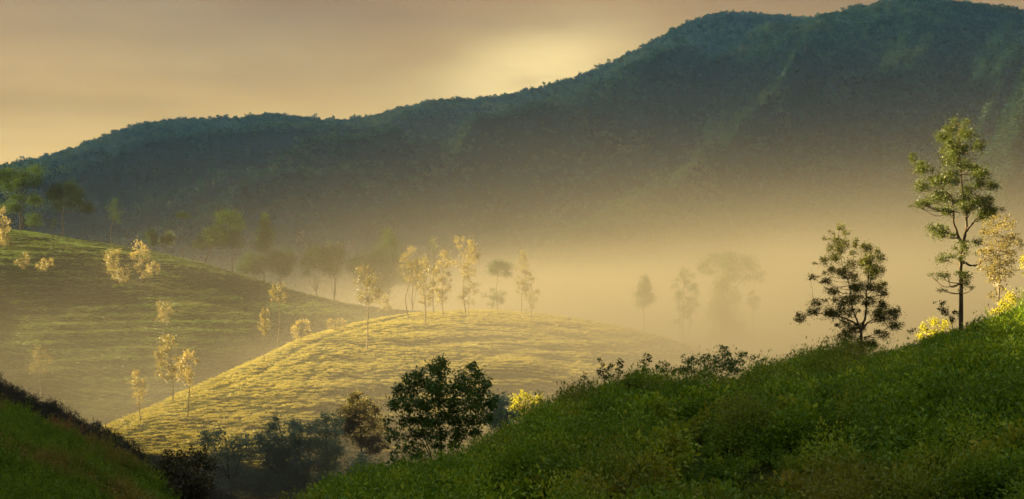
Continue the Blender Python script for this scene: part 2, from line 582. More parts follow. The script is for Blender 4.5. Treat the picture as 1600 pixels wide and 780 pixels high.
def tube(path, rad, sides=6):
    path = np.asarray(path, float)
    rad = np.asarray(rad, float)
    n = len(path)
    tan = np.gradient(path, axis=0)
    tan = unit(tan)
    ref = np.array([1.0, 0.2, 0.0])
    a = unit(np.cross(tan, ref)); b = np.cross(tan, a)
    th = np.linspace(0, 2 * pi, sides, endpoint=False)
    ring = a[:, None, :] * np.cos(th)[None, :, None] + b[:, None, :] * np.sin(th)[None, :, None]
    v = (path[:, None, :] + ring * rad[:, None, None]).reshape(-1, 3)
    i = np.arange(n - 1)[:, None] * sides + np.arange(sides)[None, :]
    j = np.arange(n - 1)[:, None] * sides + (np.arange(sides)[None, :] + 1) % sides
    f = np.stack([i, j, j + sides, i + sides], -1).reshape(-1, 4)
    return v, f


class Geo:
    def __init__(self):
        self.v = []; self.f = []; self.n = 0

    def add(self, v, f):
        self.v.append(v); self.f.append(np.asarray(f) + self.n); self.n += len(v)

    def mesh(self, name, mat, smooth=False):
        return mesh_from(name, np.concatenate(self.v), self.f, mat, smooth)


def smooth_path(pts, k=4):
    pts = np.asarray(pts, float)
    if len(pts) < 3:
        return np.array([pts[0] + (pts[-1] - pts[0]) * t for t in np.linspace(0, 1, k + 1)])
    out = []
    P = np.vstack([2 * pts[0] - pts[1], pts, 2 * pts[-1] - pts[-2]])
    for i in range(1, len(P) - 2):
        for t in np.linspace(0, 1, k, endpoint=False):
            a, b, c, d = P[i - 1], P[i], P[i + 1], P[i + 2]
            out.append(0.5 * (2 * b + (c - a) * t + (2 * a - 5 * b + 4 * c - d) * t**2 + (3 * b - a - 3 * c + d) * t**3))
    out.append(pts[-1])
    return np.array(out)


def make_tree(name, label, cat, base_u, base, s, stems, clumps, leaf_mat, bark_mat, seed, leaf=0.3, cover=2.6, elong=2.0,
              droop=0.0, up=0.2, trunk_r=0.12, limb_r=0.035, group=None, depth_k=1.0, sides=6, limbs=True):
    """base: world point; s: metres per pixel; stems: pixel paths [(px,py),...]; clumps: (px,py,rx,ry) in the photograph's pixels"""
    rng = np.random.default_rng(seed)
    bu, bp = base_u
    def loc(px, py, dep=0.0):
        return np.array([(px - bu) * s, dep, (bp - py) * s])
    root = bpy.data.objects.new(name, None)
    root.empty_display_size = 0.5
    root.location = base
    C.objects.link(root)
    tag(root, label, cat, group)
    xs = np.array([c[0] for c in clumps], float)
    halfw = max((xs.max() - xs.min()) / 2 + np.mean([c[2] for c in clumps]), 4)
    xm = xs.mean()
    # clump depth: fill a round crown, so a clump near the middle of the outline may lie anywhere in depth
    cl = []
    for (cx, cyp, rx, ry) in clumps:
        room = math.sqrt(max(0.0, 1 - ((cx - xm) / halfw) ** 2)) * halfw * depth_k
        dep = rng.uniform(-1, 1) * room * 0.8
        cl.append((loc(cx, cyp, dep * s), np.array([rx, (rx + ry) / 2 * 1.1, ry]) * s))
    tg = Geo()
    nodes = []
    for k, st in enumerate(stems):
        pts = [loc(px, py, 0.0) for px, py in st]
        pts = [p + np.array([0, rng.normal() * 0.15 * halfw * s * min(1, i / 2) * (k > 0), 0]) for i, p in enumerate(pts)]
        if k == 0 or abs(st[0][1] - bp) < 3: pts[0][2] -= 0.35
        path = smooth_path(pts, 5)
        jit = rng.normal(size=path.shape) * trunk_r * 0.18
        jit[0] = 0
        path = path + jit
        r0 = trunk_r if k == 0 else trunk_r * 0.62
        tt = np.linspace(0, 1, len(path))
        r = r0 * (1 - 0.86 * tt ** 0.85)
        if k == 0: r[0] *= 1.35
        tg.add(*tube(path, r, sides))
        for p, q in zip(path[2:], r[2:]):
            nodes.append((p, q))
    P = np.array([n[0] for n in nodes]); R = np.array([n[1] for n in nodes])
    if limbs:
        for c, r in cl:
            d = c - P
            cost = np.linalg.norm(d, axis=1) + np.clip(P[:, 2] - c[2] + 0.15 * np.linalg.norm(d[:, :2], axis=1), 0, None) * 2.5
            i = int(np.argmin(cost))
            a = P[i]; ln = np.linalg.norm(c - a)
            if ln < 1e-3: continue
            mid = (a + c) / 2 + np.array([0, 0, -0.10 * ln]) + rng.normal(size=3) * 0.06 * ln
            path = smooth_path([a, mid, c], 4)
            r0 = min(R[i] * 0.6, limb_r * (0.6 + 0.5 * ln / (halfw * s)))
            tg.add(*tube(path, r0 * (1 - 0.8 * np.linspace(0, 1, len(path))), max(4, sides - 2)))
            # twigs
            for q in range(2):
                e = c + unit(rng.normal(size=3)) * r * 0.9
                tg.add(*tube(smooth_path([path[-3], (path[-3] + e) / 2 + rng.normal(size=3) * 0.04 * ln, e], 2), np.linspace(r0 * 0.35, r0 * 0.1, 5), 3))
    obj('trunk', tg.mesh('trunk', bark_mat, True), root)
    cg = Geo()
    la = leaf * leaf / elong * 0.5
    for c, r in cl:
        area = pi * r[0] * r[2]
        n = int(2.1 * cover * area / la) + 6
        p, out = clump_points(c, r, n, rng)
        sz = leaf * rng.uniform(0.6, 1.25, len(p))
        cg.add(*leaf_geo(p, sz, rng, elong, droop, up, out * 0.6))
    obj('crown', cg.mesh('crown', leaf_mat), root)
    return root


def gen_clumps(kind, x0, x1, y0, y1, rng):
    w = x1 - x0; h = y1 - y0; xm = (x0 + x1) / 2
    out = []
    if kind == 'silky':      # slim uneven crown of separate tufts
        n = max(8, int(h / 5))
        side = rng.uniform(-1, 1)
        for i in range(n):
            t = (i + 0.5) / n
            ww = w * 0.5 * (0.30 + 0.70 * math.sin(pi * min(1, 0.10 + t * 0.78))) * rng.uniform(0.7, 1.25)
            for k in range(2 if t < 0.25 else 3):
                a = rng.uniform(-1, 1)
                out.append((xm + a * ww + side * w * 0.08 * math.sin(t * 7), y0 + t * h + rng.uniform(-3, 3) + abs(a) * h * 0.04, w * rng.uniform(0.08, 0.16), h / n * rng.uniform(0.5, 0.95)))
        out.append((xm + rng.uniform(-0.1, 0.1) * w, y0 + 1, w * 0.06, h * 0.06))
    elif kind == 'umbrella':  # flat plates in two or three storeys
        n = 9
        for i in range(n):
            a = rng.uniform(-1, 1)
            t = rng.random() ** 1.2
            out.append((xm + a * w * 0.40, y0 + h * (0.12 + 0.62 * t * (0.5 + 0.5 * abs(a))) + h * 0.12 * a * a, w * rng.uniform(0.13, 0.22), h * rng.uniform(0.07, 0.12)))
        out.append((xm, y0 + h * 0.09, w * 0.25, h * 0.09))
        out.append((xm - w * 0.2, y0 + h * 0.2, w * 0.2, h * 0.09))
        out.append((xm + w * 0.22, y0 + h * 0.22, w * 0.2, h * 0.09))
    elif kind == 'cone':
        n = 9
        for i in range(n):
            t = (i + 0.5) / n
            ww = w * 0.5 * (0.25 + 0.75 * min(1, t * 1.5)) * (1 if t < 0.8 else 0.75)
            for k in range(2):
                out.append((xm + rng.uniform(-0.7, 0.7) * ww, y0 + t * h, ww * rng.uniform(0.45, 0.7), h / n * 0.8))
    elif kind == 'bush':      # low, ragged, several uneven peaks
        for i in range(20):
            a = rng.uniform(-1, 1); t = rng.random() ** 0.8
            top = 0.25 + 0.75 * abs(math.sin(2.3 * a + rng.uniform(-0.4, 0.4)))
            out.append((xm + a * w * 0.48, y1 - t * h * (1.05 - 0.45 * a * a) * (0.55 + 0.45 * top), w * rng.uniform(0.06, 0.13), h * rng.uniform(0.06, 0.12)))
    else:                     # round
        n = 14
        for i in range(n):
            a = rng.uniform(0, 2 * pi); r = rng.random() ** 0.5
            out.append((xm + cos(a) * r * w * 0.36, (y0 + y1) / 2 + sin(a) * r * h * 0.36, w * rng.uniform(0.13, 0.2), h * rng.uniform(0.12, 0.18)))
    return out


def auto_tree(label, kind, base_px, crown, fn, rngD, mat, seed, bark='bark', name=None, leaf=None, cover=1.9, lean=0.0, D=None, fork=0, trunk=1.0, group=None, elong=1.7):
    rng = np.random.default_rng(seed)
    u, py = base_px
    d = D if D is not None else hit(fn, u, py, *rngD)
    s = d / F
    x = (u - 800) * s
    z = float(fn(np.array([x]), np.array([d]))[0])
    bp = HY - z / s               # pixel row where its foot stands
    x0, x1, y0, y1 = crown
    xm = (x0 + x1) / 2
    cl = gen_clumps(kind, x0, x1, y0, y1, rng)
    H = bp - y0
    top = (xm + rng.normal() * 1.0, y0 + 0.15 * (y1 - y0))
    wob = 0.02 * H
    stems = [[(u, bp), (u + lean * 0.35 + rng.normal() * wob, bp - 0.3 * H), (u + (xm - u) * 0.6 + rng.normal() * wob, bp - 0.6 * H), top]]
    for k in range(fork):
        sx = xm + (k - (fork - 1) / 2) * (x1 - x0) * 0.55 / max(1, fork - 1)
        stems.append([(u, bp - 0.10 * H), ((u + sx) / 2 + rng.normal() * 1.5, bp - 0.30 * H), (sx, y0 + 0.35 * (y1 - y0))])
    tr = max(0.07, 0.0125 * H * s) * trunk
    return make_tree(name or {'silky': 'silky_oak_tree', 'umbrella': 'umbrella_tree', 'cone': 'conical_tree', 'round': 'round_tree', 'bush': 'bush'}[kind],
                     label, 'tree' if kind != 'bush' else 'bush', (u, bp), (x, d, z), s, stems, cl, M[mat], M[bark], seed,
                     leaf=leaf or max(0.2, 2.1 * s), cover=cover * (0.62 if kind == 'silky' else 0.9 if kind == 'bush' else 1.25), elong=elong, trunk_r=tr, limb_r=tr * 0.45, sides=6, group=group)


# ------------------------------------------------------------------ scatter: uncountable plant cover
SRC = {}


def scatter(name, label, cat, pts, rot, scl, idx, variants):
    """one object that carries many plants, instanced on its points with geometry nodes"""
    me = bpy.data.meshes.new(name)
    me.vertices.add(len(pts))
    me.vertices.foreach_set('co', np.asarray(pts, np.float32).ravel())
    a = me.attributes.new('rot', 'FLOAT_VECTOR', 'POINT'); a.data.foreach_set('vector', np.asarray(rot, np.float32).ravel())
    a = me.attributes.new('scl', 'FLOAT_VECTOR', 'POINT'); a.data.foreach_set('vector', np.asarray(scl, np.float32).ravel())
    a = me.attributes.new('idx', 'INT', 'POINT'); a.data.foreach_set('value', np.asarray(idx, np.int32))
    me.update()
    o = obj(name, me)
    tag(o, label, cat, kind='stuff')
    col = bpy.data.collections.new(name + '_plants')
    for i, vm in enumerate(variants):
        col.objects.link(bpy.data.objects.new('%s_plant_%02d' % (name, i), vm))
    ng = bpy.data.node_groups.new(name + '_nodes', 'GeometryNodeTree')
    ng.interface.new_socket('Geometry', in_out='INPUT', socket_type='NodeSocketGeometry')
    ng.interface.new_socket('Geometry', in_out='OUTPUT', socket_type='NodeSocketGeometry')
    N = ng.nodes
    gi = N.new('NodeGroupInput'); go = N.new('NodeGroupOutput')
    ci = N.new('GeometryNodeCollectionInfo')
    ci.inputs['Collection'].default_value = col
    ci.inputs['Separate Children'].default_value = True
    ci.inputs['Reset Children'].default_value = True
    ip = N.new('GeometryNodeInstanceOnPoints')
    ip.inputs['Pick Instance'].default_value = True
    def attr(nm, t):
        q = N.new('GeometryNodeInputNamedAttribute'); q.data_type = t
        q.inputs['Name'].default_value = nm
        return q.outputs['Attribute']
    L = ng.links.new
    L(gi.outputs[0], ip.inputs['Points'])
    L(ci.outputs[0], ip.inputs['Instance'])
    L(attr('idx', 'INT'), ip.inputs['Instance Index'])
    L(attr('rot', 'FLOAT_VECTOR'), ip.inputs['Rotation'])
    L(attr('scl', 'FLOAT_VECTOR'), ip.inputs['Scale'])
    L(ip.outputs[0], go.inputs[0])
    md = o.modifiers.new('plants', 'NODES')
    md.node_group = ng
    return o


def dome_variant(name, mat, seed, n, leaf, h=0.7, elong=1.8, lumps=7, core=True):
    """leafy mound of radius 0.5 and height h"""
    rng = np.random.default_rng(seed)
    g = Geo()
    for k in range(lumps):
        a = rng.uniform(0, 2 * pi); r = 0.30 * rng.random() ** 0.5
        c = np.array([cos(a) * r, sin(a) * r, h * rng.uniform(0.3, 0.62)])
        p, out = clump_points(c, np.array([0.26, 0.26, h * 0.36]), n // lumps, rng, per=4, spread=0.15)
        p[:, 2] = np.maximum(p[:, 2], 0.02)
        g.add(*leaf_geo(p, leaf * rng.uniform(0.6, 1.3, len(p)), rng, elong, 0, 0.5, out))
    return g.mesh(name, mat)


def sprig_variant(name, mat, seed, stems=16, leaves=16, leaf=0.11, spread=0.55, h=1.0, elong=2.4, curl=0.25):
    """shrub of many arching stems that carry leaves along their length; about 1 m tall"""
    rng = np.random.default_rng(seed)
    g = Geo()
    for k in range(stems):
        a = rng.uniform(0, 2 * pi); r = spread * rng.random() ** 0.6
        b = np.array([cos(a), sin(a), 0]) * 0.12 * rng.random()
        top = np.array([cos(a) * r, sin(a) * r, h * rng.uniform(0.55, 1.05) * (1 - 0.35 * (r / spread) ** 2)])
        ctrl = np.array([b[0] * 1.5 + top[0] * 0.35, b[1] * 1.5 + top[1] * 0.35, top[2] * 0.7])
        t = np.linspace(0, 1, 6)[:, None]
        path = (1 - t) ** 2 * b + 2 * t * (1 - t) * ctrl + t ** 2 * top
        g.add(*tube(path, np.linspace(0.012, 0.004, 6), 3))
        tt = (rng.random(leaves) ** 0.55)[:, None]
        q = (1 - tt) ** 2 * b + 2 * tt * (1 - tt) * ctrl + tt ** 2 * top
        q = q + rng.normal(size=q.shape) * 0.035
        o2 = unit(rng.normal(size=q.shape) * 0.7 + unit(top - b) * 0.5)
        sz = leaf * rng.uniform(0.6, 1.3, leaves) * (1.1 - 0.45 * tt[:, 0])
        g.add(*leaf_geo(q, sz, rng, elong, curl, 0.45, o2))
    return g.mesh(name, mat)


def crown_variant(name, mat, seed, n=150, leaf=0.16, flat=0.7, lumps=6):
    rng = np.random.default_rng(seed)
    g = Geo()
    for k in range(lumps):
        a = rng.uniform(0, 2 * pi); r = 0.32 * rng.random() ** 0.5
        c = np.array([cos(a) * r, sin(a) * r, flat * rng.uniform(0.35, 0.8)])
        p, out = clump_points(c, np.array([0.24, 0.24, 0.2 * flat]), n // lumps, rng, per=3, spread=0.15)
        g.add(*leaf_geo(p, leaf * rng.uniform(0.6, 1.3, len(p)), rng, 1.3, 0, 0.2, out))
    return g.mesh(name, mat)


def ground_z(x, y):
    """height of the topmost landform at a point"""
    z = valley(np.array([x]), np.array([y]))[0]
    for fn, a, b in ((tea_hill, 205, 555), (knoll, 65, 415), (slope_right, 10, 138), (slope_left, 10, 88), (hill_left, 50, 298)):
        if a < y < b:
            z = max(z, float(fn(np.array([float(x)]), np.array([float(y)]))[0]))
    return float(z)


def shaped_tree(name, label, cat, base_u, D, stems, clumps, mat, seed, bark='bark', **kw):
    dy = {413: -12, 414: -12, 415: -10, 412: -19, 411: -5, 419: -11}.get(seed, -9 if 430 <= seed <= 435 else 0)
    clumps = [(a, b + dy, c, d) for a, b, c, d in clumps]
    stems = [[q if isinstance(q, str) else (q[0], q[1] + dy) for q in p] for p in stems]
    s = D / F
    x = (base_u - 800) * s
    z = ground_z(x, D)
    bp = HY - z / s
    st = [list(p) for p in stems]
    for p in st:
        if p[0] is None: p.pop(0)
    st = [([(base_u, bp)] + p[1:]) if p[0] == 'foot' else p for p in st]
    kw['cover'] = kw.get('cover', 2.0) * 1.55
    r3 = np.random.default_rng(seed + 5000)
    extra = []
    for (cx, cyp, rx, ry) in clumps:
        g = 1.05 if mat in ('haze_leaf', 'rust_leaf', 'brown_leaf') else 0.85
        extra.append((cx, cyp, rx * g, ry * g))
        for q in range(2):
            a = r3.uniform(0, 2 * pi)
            f = r3.uniform(0.30, 0.55)
            extra.append((cx + cos(a) * rx * 0.85, cyp + sin(a) * ry * 0.85, rx * f, ry * f * 0.85))
    clumps = extra
    return make_tree(name, label, cat, (base_u, bp), (x, D, z), s, st, clumps, M[mat], M[bark], seed, **kw)


def build_near_trees():
    # tall tree on the right-hand crest
    shaped_tree('tall_tree', 'tall slender dark green tree with bare lower trunk on the right-hand crest', 'tree', 1503, 93.0,
        [['foot', (1501, 444), (1502, 397), (1509, 364), (1510, 338), (1503, 292), (1499, 240), (1498, 192)],
         [(1505, 385), (1492, 352), (1488, 318), (1478, 296), (1468, 286)], [(1509, 362), (1520, 347), (1536, 338)], [(1510, 340), (1522, 318), (1530, 298)],
         [(1503, 408), (1516, 415), (1530, 413), (1534, 404)]],
        [(1498, 188, 5, 8), (1498, 200, 9, 8), (1480, 212, 9, 8), (1502, 212, 13, 9), (1476, 231, 10, 8), (1495, 231, 15, 10), (1516, 231, 10, 9), (1490, 250, 16, 10), (1514, 255, 13, 9),
         (1433, 245, 5, 7), (1435, 264, 8, 9), (1454, 262, 7, 7), (1440, 290, 12, 8), (1461, 285, 12, 8), (1490, 278, 18, 10), (1518, 276, 15, 9), (1535, 264, 6, 5), (1428, 319, 6, 2), (1443, 319, 11, 5),
         (1466, 309, 13, 7), (1490, 307, 16, 10), (1514, 297, 14, 9), (1542, 290, 11, 6), (1471, 331, 11, 6), (1495, 326, 14, 7), (1523, 316, 14, 8), (1542, 312, 11, 6), (1547, 335, 14, 7), (1558, 329, 8, 5), (1528, 331, 11, 6),
         (1454, 357, 10, 5), (1471, 364, 14, 6), (1485, 359, 8, 5), (1492, 387, 8, 6), (1514, 380, 10, 4), (1483, 404, 11, 6), (1514, 395, 9, 3), (1476, 431, 10, 4), (1499, 431, 10, 5), (1507, 444, 5, 7), (1483, 454, 7, 2)],
        'olive', 401, leaf=0.115, cover=1.9, elong=2.2, trunk_r=0.155, limb_r=0.05, sides=9, up=0.3, depth_k=0.8)
    shaped_tree('crest_tree', 'mid-size airy tree with wide low branches standing on the near tea crest', 'tree', 1346, 88.5,
        [['foot', (1346, 519), (1353, 490), (1353, 466), (1357, 430), (1352, 395)], [(1346, 520), (1338, 500), (1330, 470), (1325, 440), (1318, 405), (1308, 362)],
         [(1346, 516), (1366, 500), (1390, 498)], [(1342, 508), (1315, 497), (1280, 490), (1256, 495)], [(1350, 528), (1364, 524)]],
        [(1307, 356, 5, 6), (1316, 365, 6, 4), (1297, 376, 6, 6), (1321, 381, 8, 7), (1304, 391, 10, 7), (1315, 402, 10, 7), (1341, 378, 4, 7), (1353, 388, 8, 8), (1349, 404, 10, 7), (1368, 404, 8, 7), (1336, 413, 10, 7),
         (1358, 420, 12, 8), (1374, 426, 8, 10), (1278, 408, 5, 5), (1276, 433, 5, 4), (1292, 423, 7, 6), (1299, 439, 7, 5), (1320, 426, 10, 7), (1336, 432, 10, 6), (1371, 449, 11, 7), (1381, 455, 9, 6), (1352, 449, 11, 7),
         (1326, 449, 11, 7), (1300, 455, 9, 5), (1281, 473, 9, 5), (1307, 471, 12, 7), (1329, 468, 12, 7), (1355, 471, 10, 6), (1377, 474, 9, 5), (1252, 497, 8, 5), (1267, 487, 9, 5), (1286, 489, 11, 6), (1310, 490, 13, 7),
         (1332, 490, 12, 6), (1246, 492, 3, 2), (1365, 490, 12, 6), (1384, 487, 11, 5), (1400, 490, 11, 6), (1387, 500, 12, 5), (1406, 511, 6, 5), (1393, 509, 9, 4), (1320, 505, 7, 4), (1310, 509, 4, 3), (1323, 522, 10, 6),
         (1336, 519, 10, 6), (1334, 535, 12, 8), (1358, 513, 10, 5), (1371, 522, 9, 5), (1358, 535, 10, 6), (1369, 540, 6, 5), (1358, 549, 8, 3), (1423, 517, 3, 3)],
        'olive', 402, leaf=0.11, cover=1.8, elong=2.2, trunk_r=0.11, limb_r=0.04, sides=8, up=0.2, depth_k=0.8)
    shaped_tree('gold_tree', 'pale golden slender tree just right of the tall dark tree', 'tree', 1562, 128.0,
        [['foot', (1561, 470), (1562, 420), (1560, 385), (1562, 345)]],
        gen_clumps('silky', 1534, 1590, 338, 440, np.random.default_rng(5)) + [(1548, 462, 6, 4), (1570, 452, 6, 4)], 'gold', 403, bark='pale_bark', leaf=0.22, cover=0.95, trunk_r=0.12, limb_r=0.04)
    # bushes that catch the sun behind the crest
    shaped_tree('yellow_bush', 'low bright yellow bush at the foot of the mid-size crest tree', 'bush', 1306, 104.0, [['foot', (1302, 550), (1300, 538)]],
        [(1283, 552, 8, 4), (1296, 556, 10, 6), (1310, 552, 10, 7), (1320, 545, 9, 7), (1326, 536, 7, 5), (1304, 562, 10, 6), (1276, 549, 5, 3)], 'yellow_leaf', 404, leaf=0.17, cover=1.4, trunk_r=0.05)
    shaped_tree('yellow_bush', 'yellow-green bush left of the foot of the tall tree', 'bush', 1460, 106.0, [['foot', (1460, 520), (1462, 505)]],
        [(1450, 513, 9, 6), (1465, 504, 10, 6), (1476, 510, 9, 6), (1458, 524, 12, 7), (1443, 525, 7, 6), (1470, 522, 9, 6)], 'yellow_leaf', 405, leaf=0.17, cover=1.2, trunk_r=0.05)
    shaped_tree('sapling', 'dark sapling with side twigs leaning against the tall tree foot', 'sapling', 1492, 95.0, [['foot', (1486, 500), (1476, 485), (1468, 476)]],
        [(1468, 474, 4, 4), (1474, 484, 6, 3), (1484, 490, 6, 3), (1494, 489, 5, 3), (1490, 500, 6, 3), (1512, 508, 5, 3)], 'olive', 406, leaf=0.15, cover=1.3, trunk_r=0.035)
    shaped_tree('yellow_bush', 'yellow-green bush under the pale golden tree at right', 'bush', 1572, 112.0, [['foot', (1574, 480), (1574, 465)]],
        [(1562, 475, 8, 6), (1578, 462, 9, 6), (1588, 470, 9, 7), (1572, 484, 12, 7), (1556, 488, 7, 5)], 'yellow_leaf', 407, leaf=0.17, cover=1.2, trunk_r=0.05)
    shaped_tree('edge_tree', 'yellowish leaf tuft of a slim tree cut by the right edge', 'tree', 1606, 112.0, [['foot', (1604, 460), (1603, 410)]],
        [(1599, 410, 4, 8), (1606, 402, 7, 8), (1608, 420, 8, 8)], 'yellow_leaf', 408, leaf=0.17, cover=1.2, trunk_r=0.06)
    # the big bush in the middle of the foreground
    shaped_tree('leafy_bush_tree', 'big dark bushy tree with drooping leaves at the bottom centre', 'tree', 692, 56.0,
        [['foot', (690, 700), (686, 650), (690, 570)], ['foot', (672, 705), (655, 650), (645, 600)], ['foot', (705, 705), (722, 650), (738, 580)], ['foot', (715, 705), (742, 650), (757, 610)],
         ['foot', (660, 712), (635, 690), (612, 684)], ['foot', (668, 700), (640, 670), (612, 640)]],
        [(690, 564, 7, 7), (673, 577, 9, 9), (693, 579, 12, 10), (738, 575, 7, 7), (721, 590, 10, 7), (746, 587, 9, 8), (760, 598, 7, 8), (634, 596, 5, 6), (650, 590, 10, 9), (622, 608, 8, 8), (642, 608, 12, 10), (665, 602, 14, 11),
         (687, 602, 14, 11), (710, 606, 13, 10), (732, 605, 13, 10), (752, 613, 12, 9), (611, 633, 7, 7), (622, 627, 10, 8), (642, 630, 13, 10), (665, 627, 14, 11), (687, 627, 14, 11), (710, 630, 14, 11), (732, 630, 14, 10),
         (755, 633, 12, 9), (771, 626, 8, 8), (604, 658, 7, 3), (617, 669, 8, 4), (636, 655, 13, 8), (662, 653, 14, 10), (687, 653, 14, 10), (712, 653, 14, 10), (738, 655, 13, 9), (760, 653, 11, 8), (607, 683, 6, 3), (620, 686, 8, 3),
         (642, 681, 11, 7), (665, 678, 13, 8), (690, 678, 13, 8), (715, 678, 13, 8), (741, 678, 12, 7), (620, 702, 8, 3), (639, 700, 9, 5), (659, 703, 10, 5), (684, 698, 9, 5), (707, 698, 9, 5), (645, 717, 6, 4)],
        'dark_leaf', 409, leaf=0.16, cover=2.2, elong=2.5, droop=0.75, up=0.0, trunk_r=0.06, limb_r=0.022, sides=6, depth_k=0.8)
    shaped_tree('shrub', 'small dark broad-leaved shrub tucked left below the big bushy tree', 'shrub', 626, 54.0, [['foot', (624, 735), (620, 720)]],
        [(618, 722, 10, 5), (635, 730, 12, 6), (604, 735, 9, 5), (622, 740, 14, 6), (650, 735, 10, 6)], 'dark_leaf', 410, leaf=0.2, cover=1.5, elong=2.5, droop=0.5, trunk_r=0.03)
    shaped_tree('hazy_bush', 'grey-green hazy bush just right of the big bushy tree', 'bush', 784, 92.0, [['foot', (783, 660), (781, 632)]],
        [(778, 632, 9, 7), (791, 634, 8, 6), (773, 647, 10, 7), (788, 652, 10, 7), (800, 652, 7, 6), (785, 668, 14, 9), (770, 664, 9, 7)], 'haze_leaf', 411, leaf=0.2, cover=1.5, trunk_r=0.08)
    shaped_tree('yellow_tree', 'sunlit yellow treetop behind the undergrowth right of the big bush', 'tree', 822, 146.0, [['foot', (821, 670), (820, 640)]],
        [(803, 648, 9, 6), (813, 640, 9, 6), (826, 641, 9, 5), (838, 645, 9, 6), (848, 652, 7, 6), (820, 655, 16, 8), (838, 662, 14, 8), (806, 662, 12, 8)], 'yellow_leaf', 412, leaf=0.26, cover=1.5, trunk_r=0.12)
    # trees in the shaded hollow, haze blue painted into their leaves
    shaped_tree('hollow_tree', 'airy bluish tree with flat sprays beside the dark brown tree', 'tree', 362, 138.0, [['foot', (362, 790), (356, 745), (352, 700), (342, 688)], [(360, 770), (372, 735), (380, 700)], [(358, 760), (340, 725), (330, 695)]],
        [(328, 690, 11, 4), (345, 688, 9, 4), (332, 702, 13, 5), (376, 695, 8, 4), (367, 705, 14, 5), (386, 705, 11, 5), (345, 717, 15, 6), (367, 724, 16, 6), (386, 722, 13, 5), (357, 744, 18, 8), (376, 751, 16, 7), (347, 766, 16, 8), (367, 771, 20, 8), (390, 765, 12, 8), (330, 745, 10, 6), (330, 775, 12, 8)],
        'haze_leaf', 413, leaf=0.22, cover=1.5, trunk_r=0.16, limb_r=0.05)
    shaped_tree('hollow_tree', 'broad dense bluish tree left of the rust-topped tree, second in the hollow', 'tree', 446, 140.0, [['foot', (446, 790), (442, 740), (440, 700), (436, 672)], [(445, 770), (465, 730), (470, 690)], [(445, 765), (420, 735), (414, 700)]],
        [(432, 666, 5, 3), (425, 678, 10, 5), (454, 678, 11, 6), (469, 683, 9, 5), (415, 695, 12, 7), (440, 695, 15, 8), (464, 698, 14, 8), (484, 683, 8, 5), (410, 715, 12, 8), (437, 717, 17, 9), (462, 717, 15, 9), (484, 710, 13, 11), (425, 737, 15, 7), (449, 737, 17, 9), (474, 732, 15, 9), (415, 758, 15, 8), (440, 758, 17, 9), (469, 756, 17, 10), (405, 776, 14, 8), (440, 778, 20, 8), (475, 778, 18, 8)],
        'haze_leaf', 414, leaf=0.22, cover=1.9, trunk_r=0.2, limb_r=0.06)
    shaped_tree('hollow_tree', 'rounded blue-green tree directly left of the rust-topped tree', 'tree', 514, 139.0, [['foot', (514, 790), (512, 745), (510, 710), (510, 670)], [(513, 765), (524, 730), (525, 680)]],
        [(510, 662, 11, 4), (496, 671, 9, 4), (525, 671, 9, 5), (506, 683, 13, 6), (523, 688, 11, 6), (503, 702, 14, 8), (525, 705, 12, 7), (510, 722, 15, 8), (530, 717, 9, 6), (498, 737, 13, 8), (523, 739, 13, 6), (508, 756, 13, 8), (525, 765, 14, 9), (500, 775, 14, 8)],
        'haze_leaf', 415, leaf=0.22, cover=1.7, trunk_r=0.17, limb_r=0.05)
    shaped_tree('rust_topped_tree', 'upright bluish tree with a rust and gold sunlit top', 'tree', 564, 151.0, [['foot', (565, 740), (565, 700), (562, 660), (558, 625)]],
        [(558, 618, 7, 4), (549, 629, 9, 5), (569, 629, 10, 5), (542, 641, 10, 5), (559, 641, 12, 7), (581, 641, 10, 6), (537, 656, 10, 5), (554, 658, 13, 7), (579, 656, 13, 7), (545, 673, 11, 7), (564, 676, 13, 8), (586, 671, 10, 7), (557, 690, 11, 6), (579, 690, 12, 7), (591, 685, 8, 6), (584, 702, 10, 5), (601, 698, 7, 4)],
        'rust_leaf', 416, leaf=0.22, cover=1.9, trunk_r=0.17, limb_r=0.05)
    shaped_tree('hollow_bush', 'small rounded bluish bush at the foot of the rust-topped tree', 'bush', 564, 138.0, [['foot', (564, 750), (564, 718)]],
        [(564, 717, 7, 5), (556, 729, 13, 7), (574, 729, 12, 7), (564, 742, 18, 9), (585, 745, 12, 8), (545, 750, 12, 8)], 'haze_leaf', 417, leaf=0.24, cover=1.5, trunk_r=0.1)
    shaped_tree('brown_tree', 'dark brownish round tree at the bottom edge beside the left slope', 'tree', 288, 84.0, [['foot', (286, 800), (284, 760), (284, 718)], [(286, 800), (305, 760), (312, 720)], [(286, 800), (262, 760), (256, 722)]],
        [(269, 722, 11, 9), (286, 710, 9, 5), (254, 715, 7, 5), (245, 734, 8, 7), (313, 715, 9, 8), (306, 720, 9, 7), (323, 729, 8, 9), (279, 737, 16, 11), (301, 737, 14, 11), (259, 746, 13, 11), (323, 751, 10, 11), (245, 756, 9, 9), (284, 759, 18, 13), (308, 761, 15, 12), (267, 776, 15, 10), (293, 778, 17, 10), (318, 776, 13, 10), (284, 795, 25, 12)],
        'brown_leaf', 418, leaf=0.2, cover=1.7, trunk_r=0.13, limb_r=0.05)
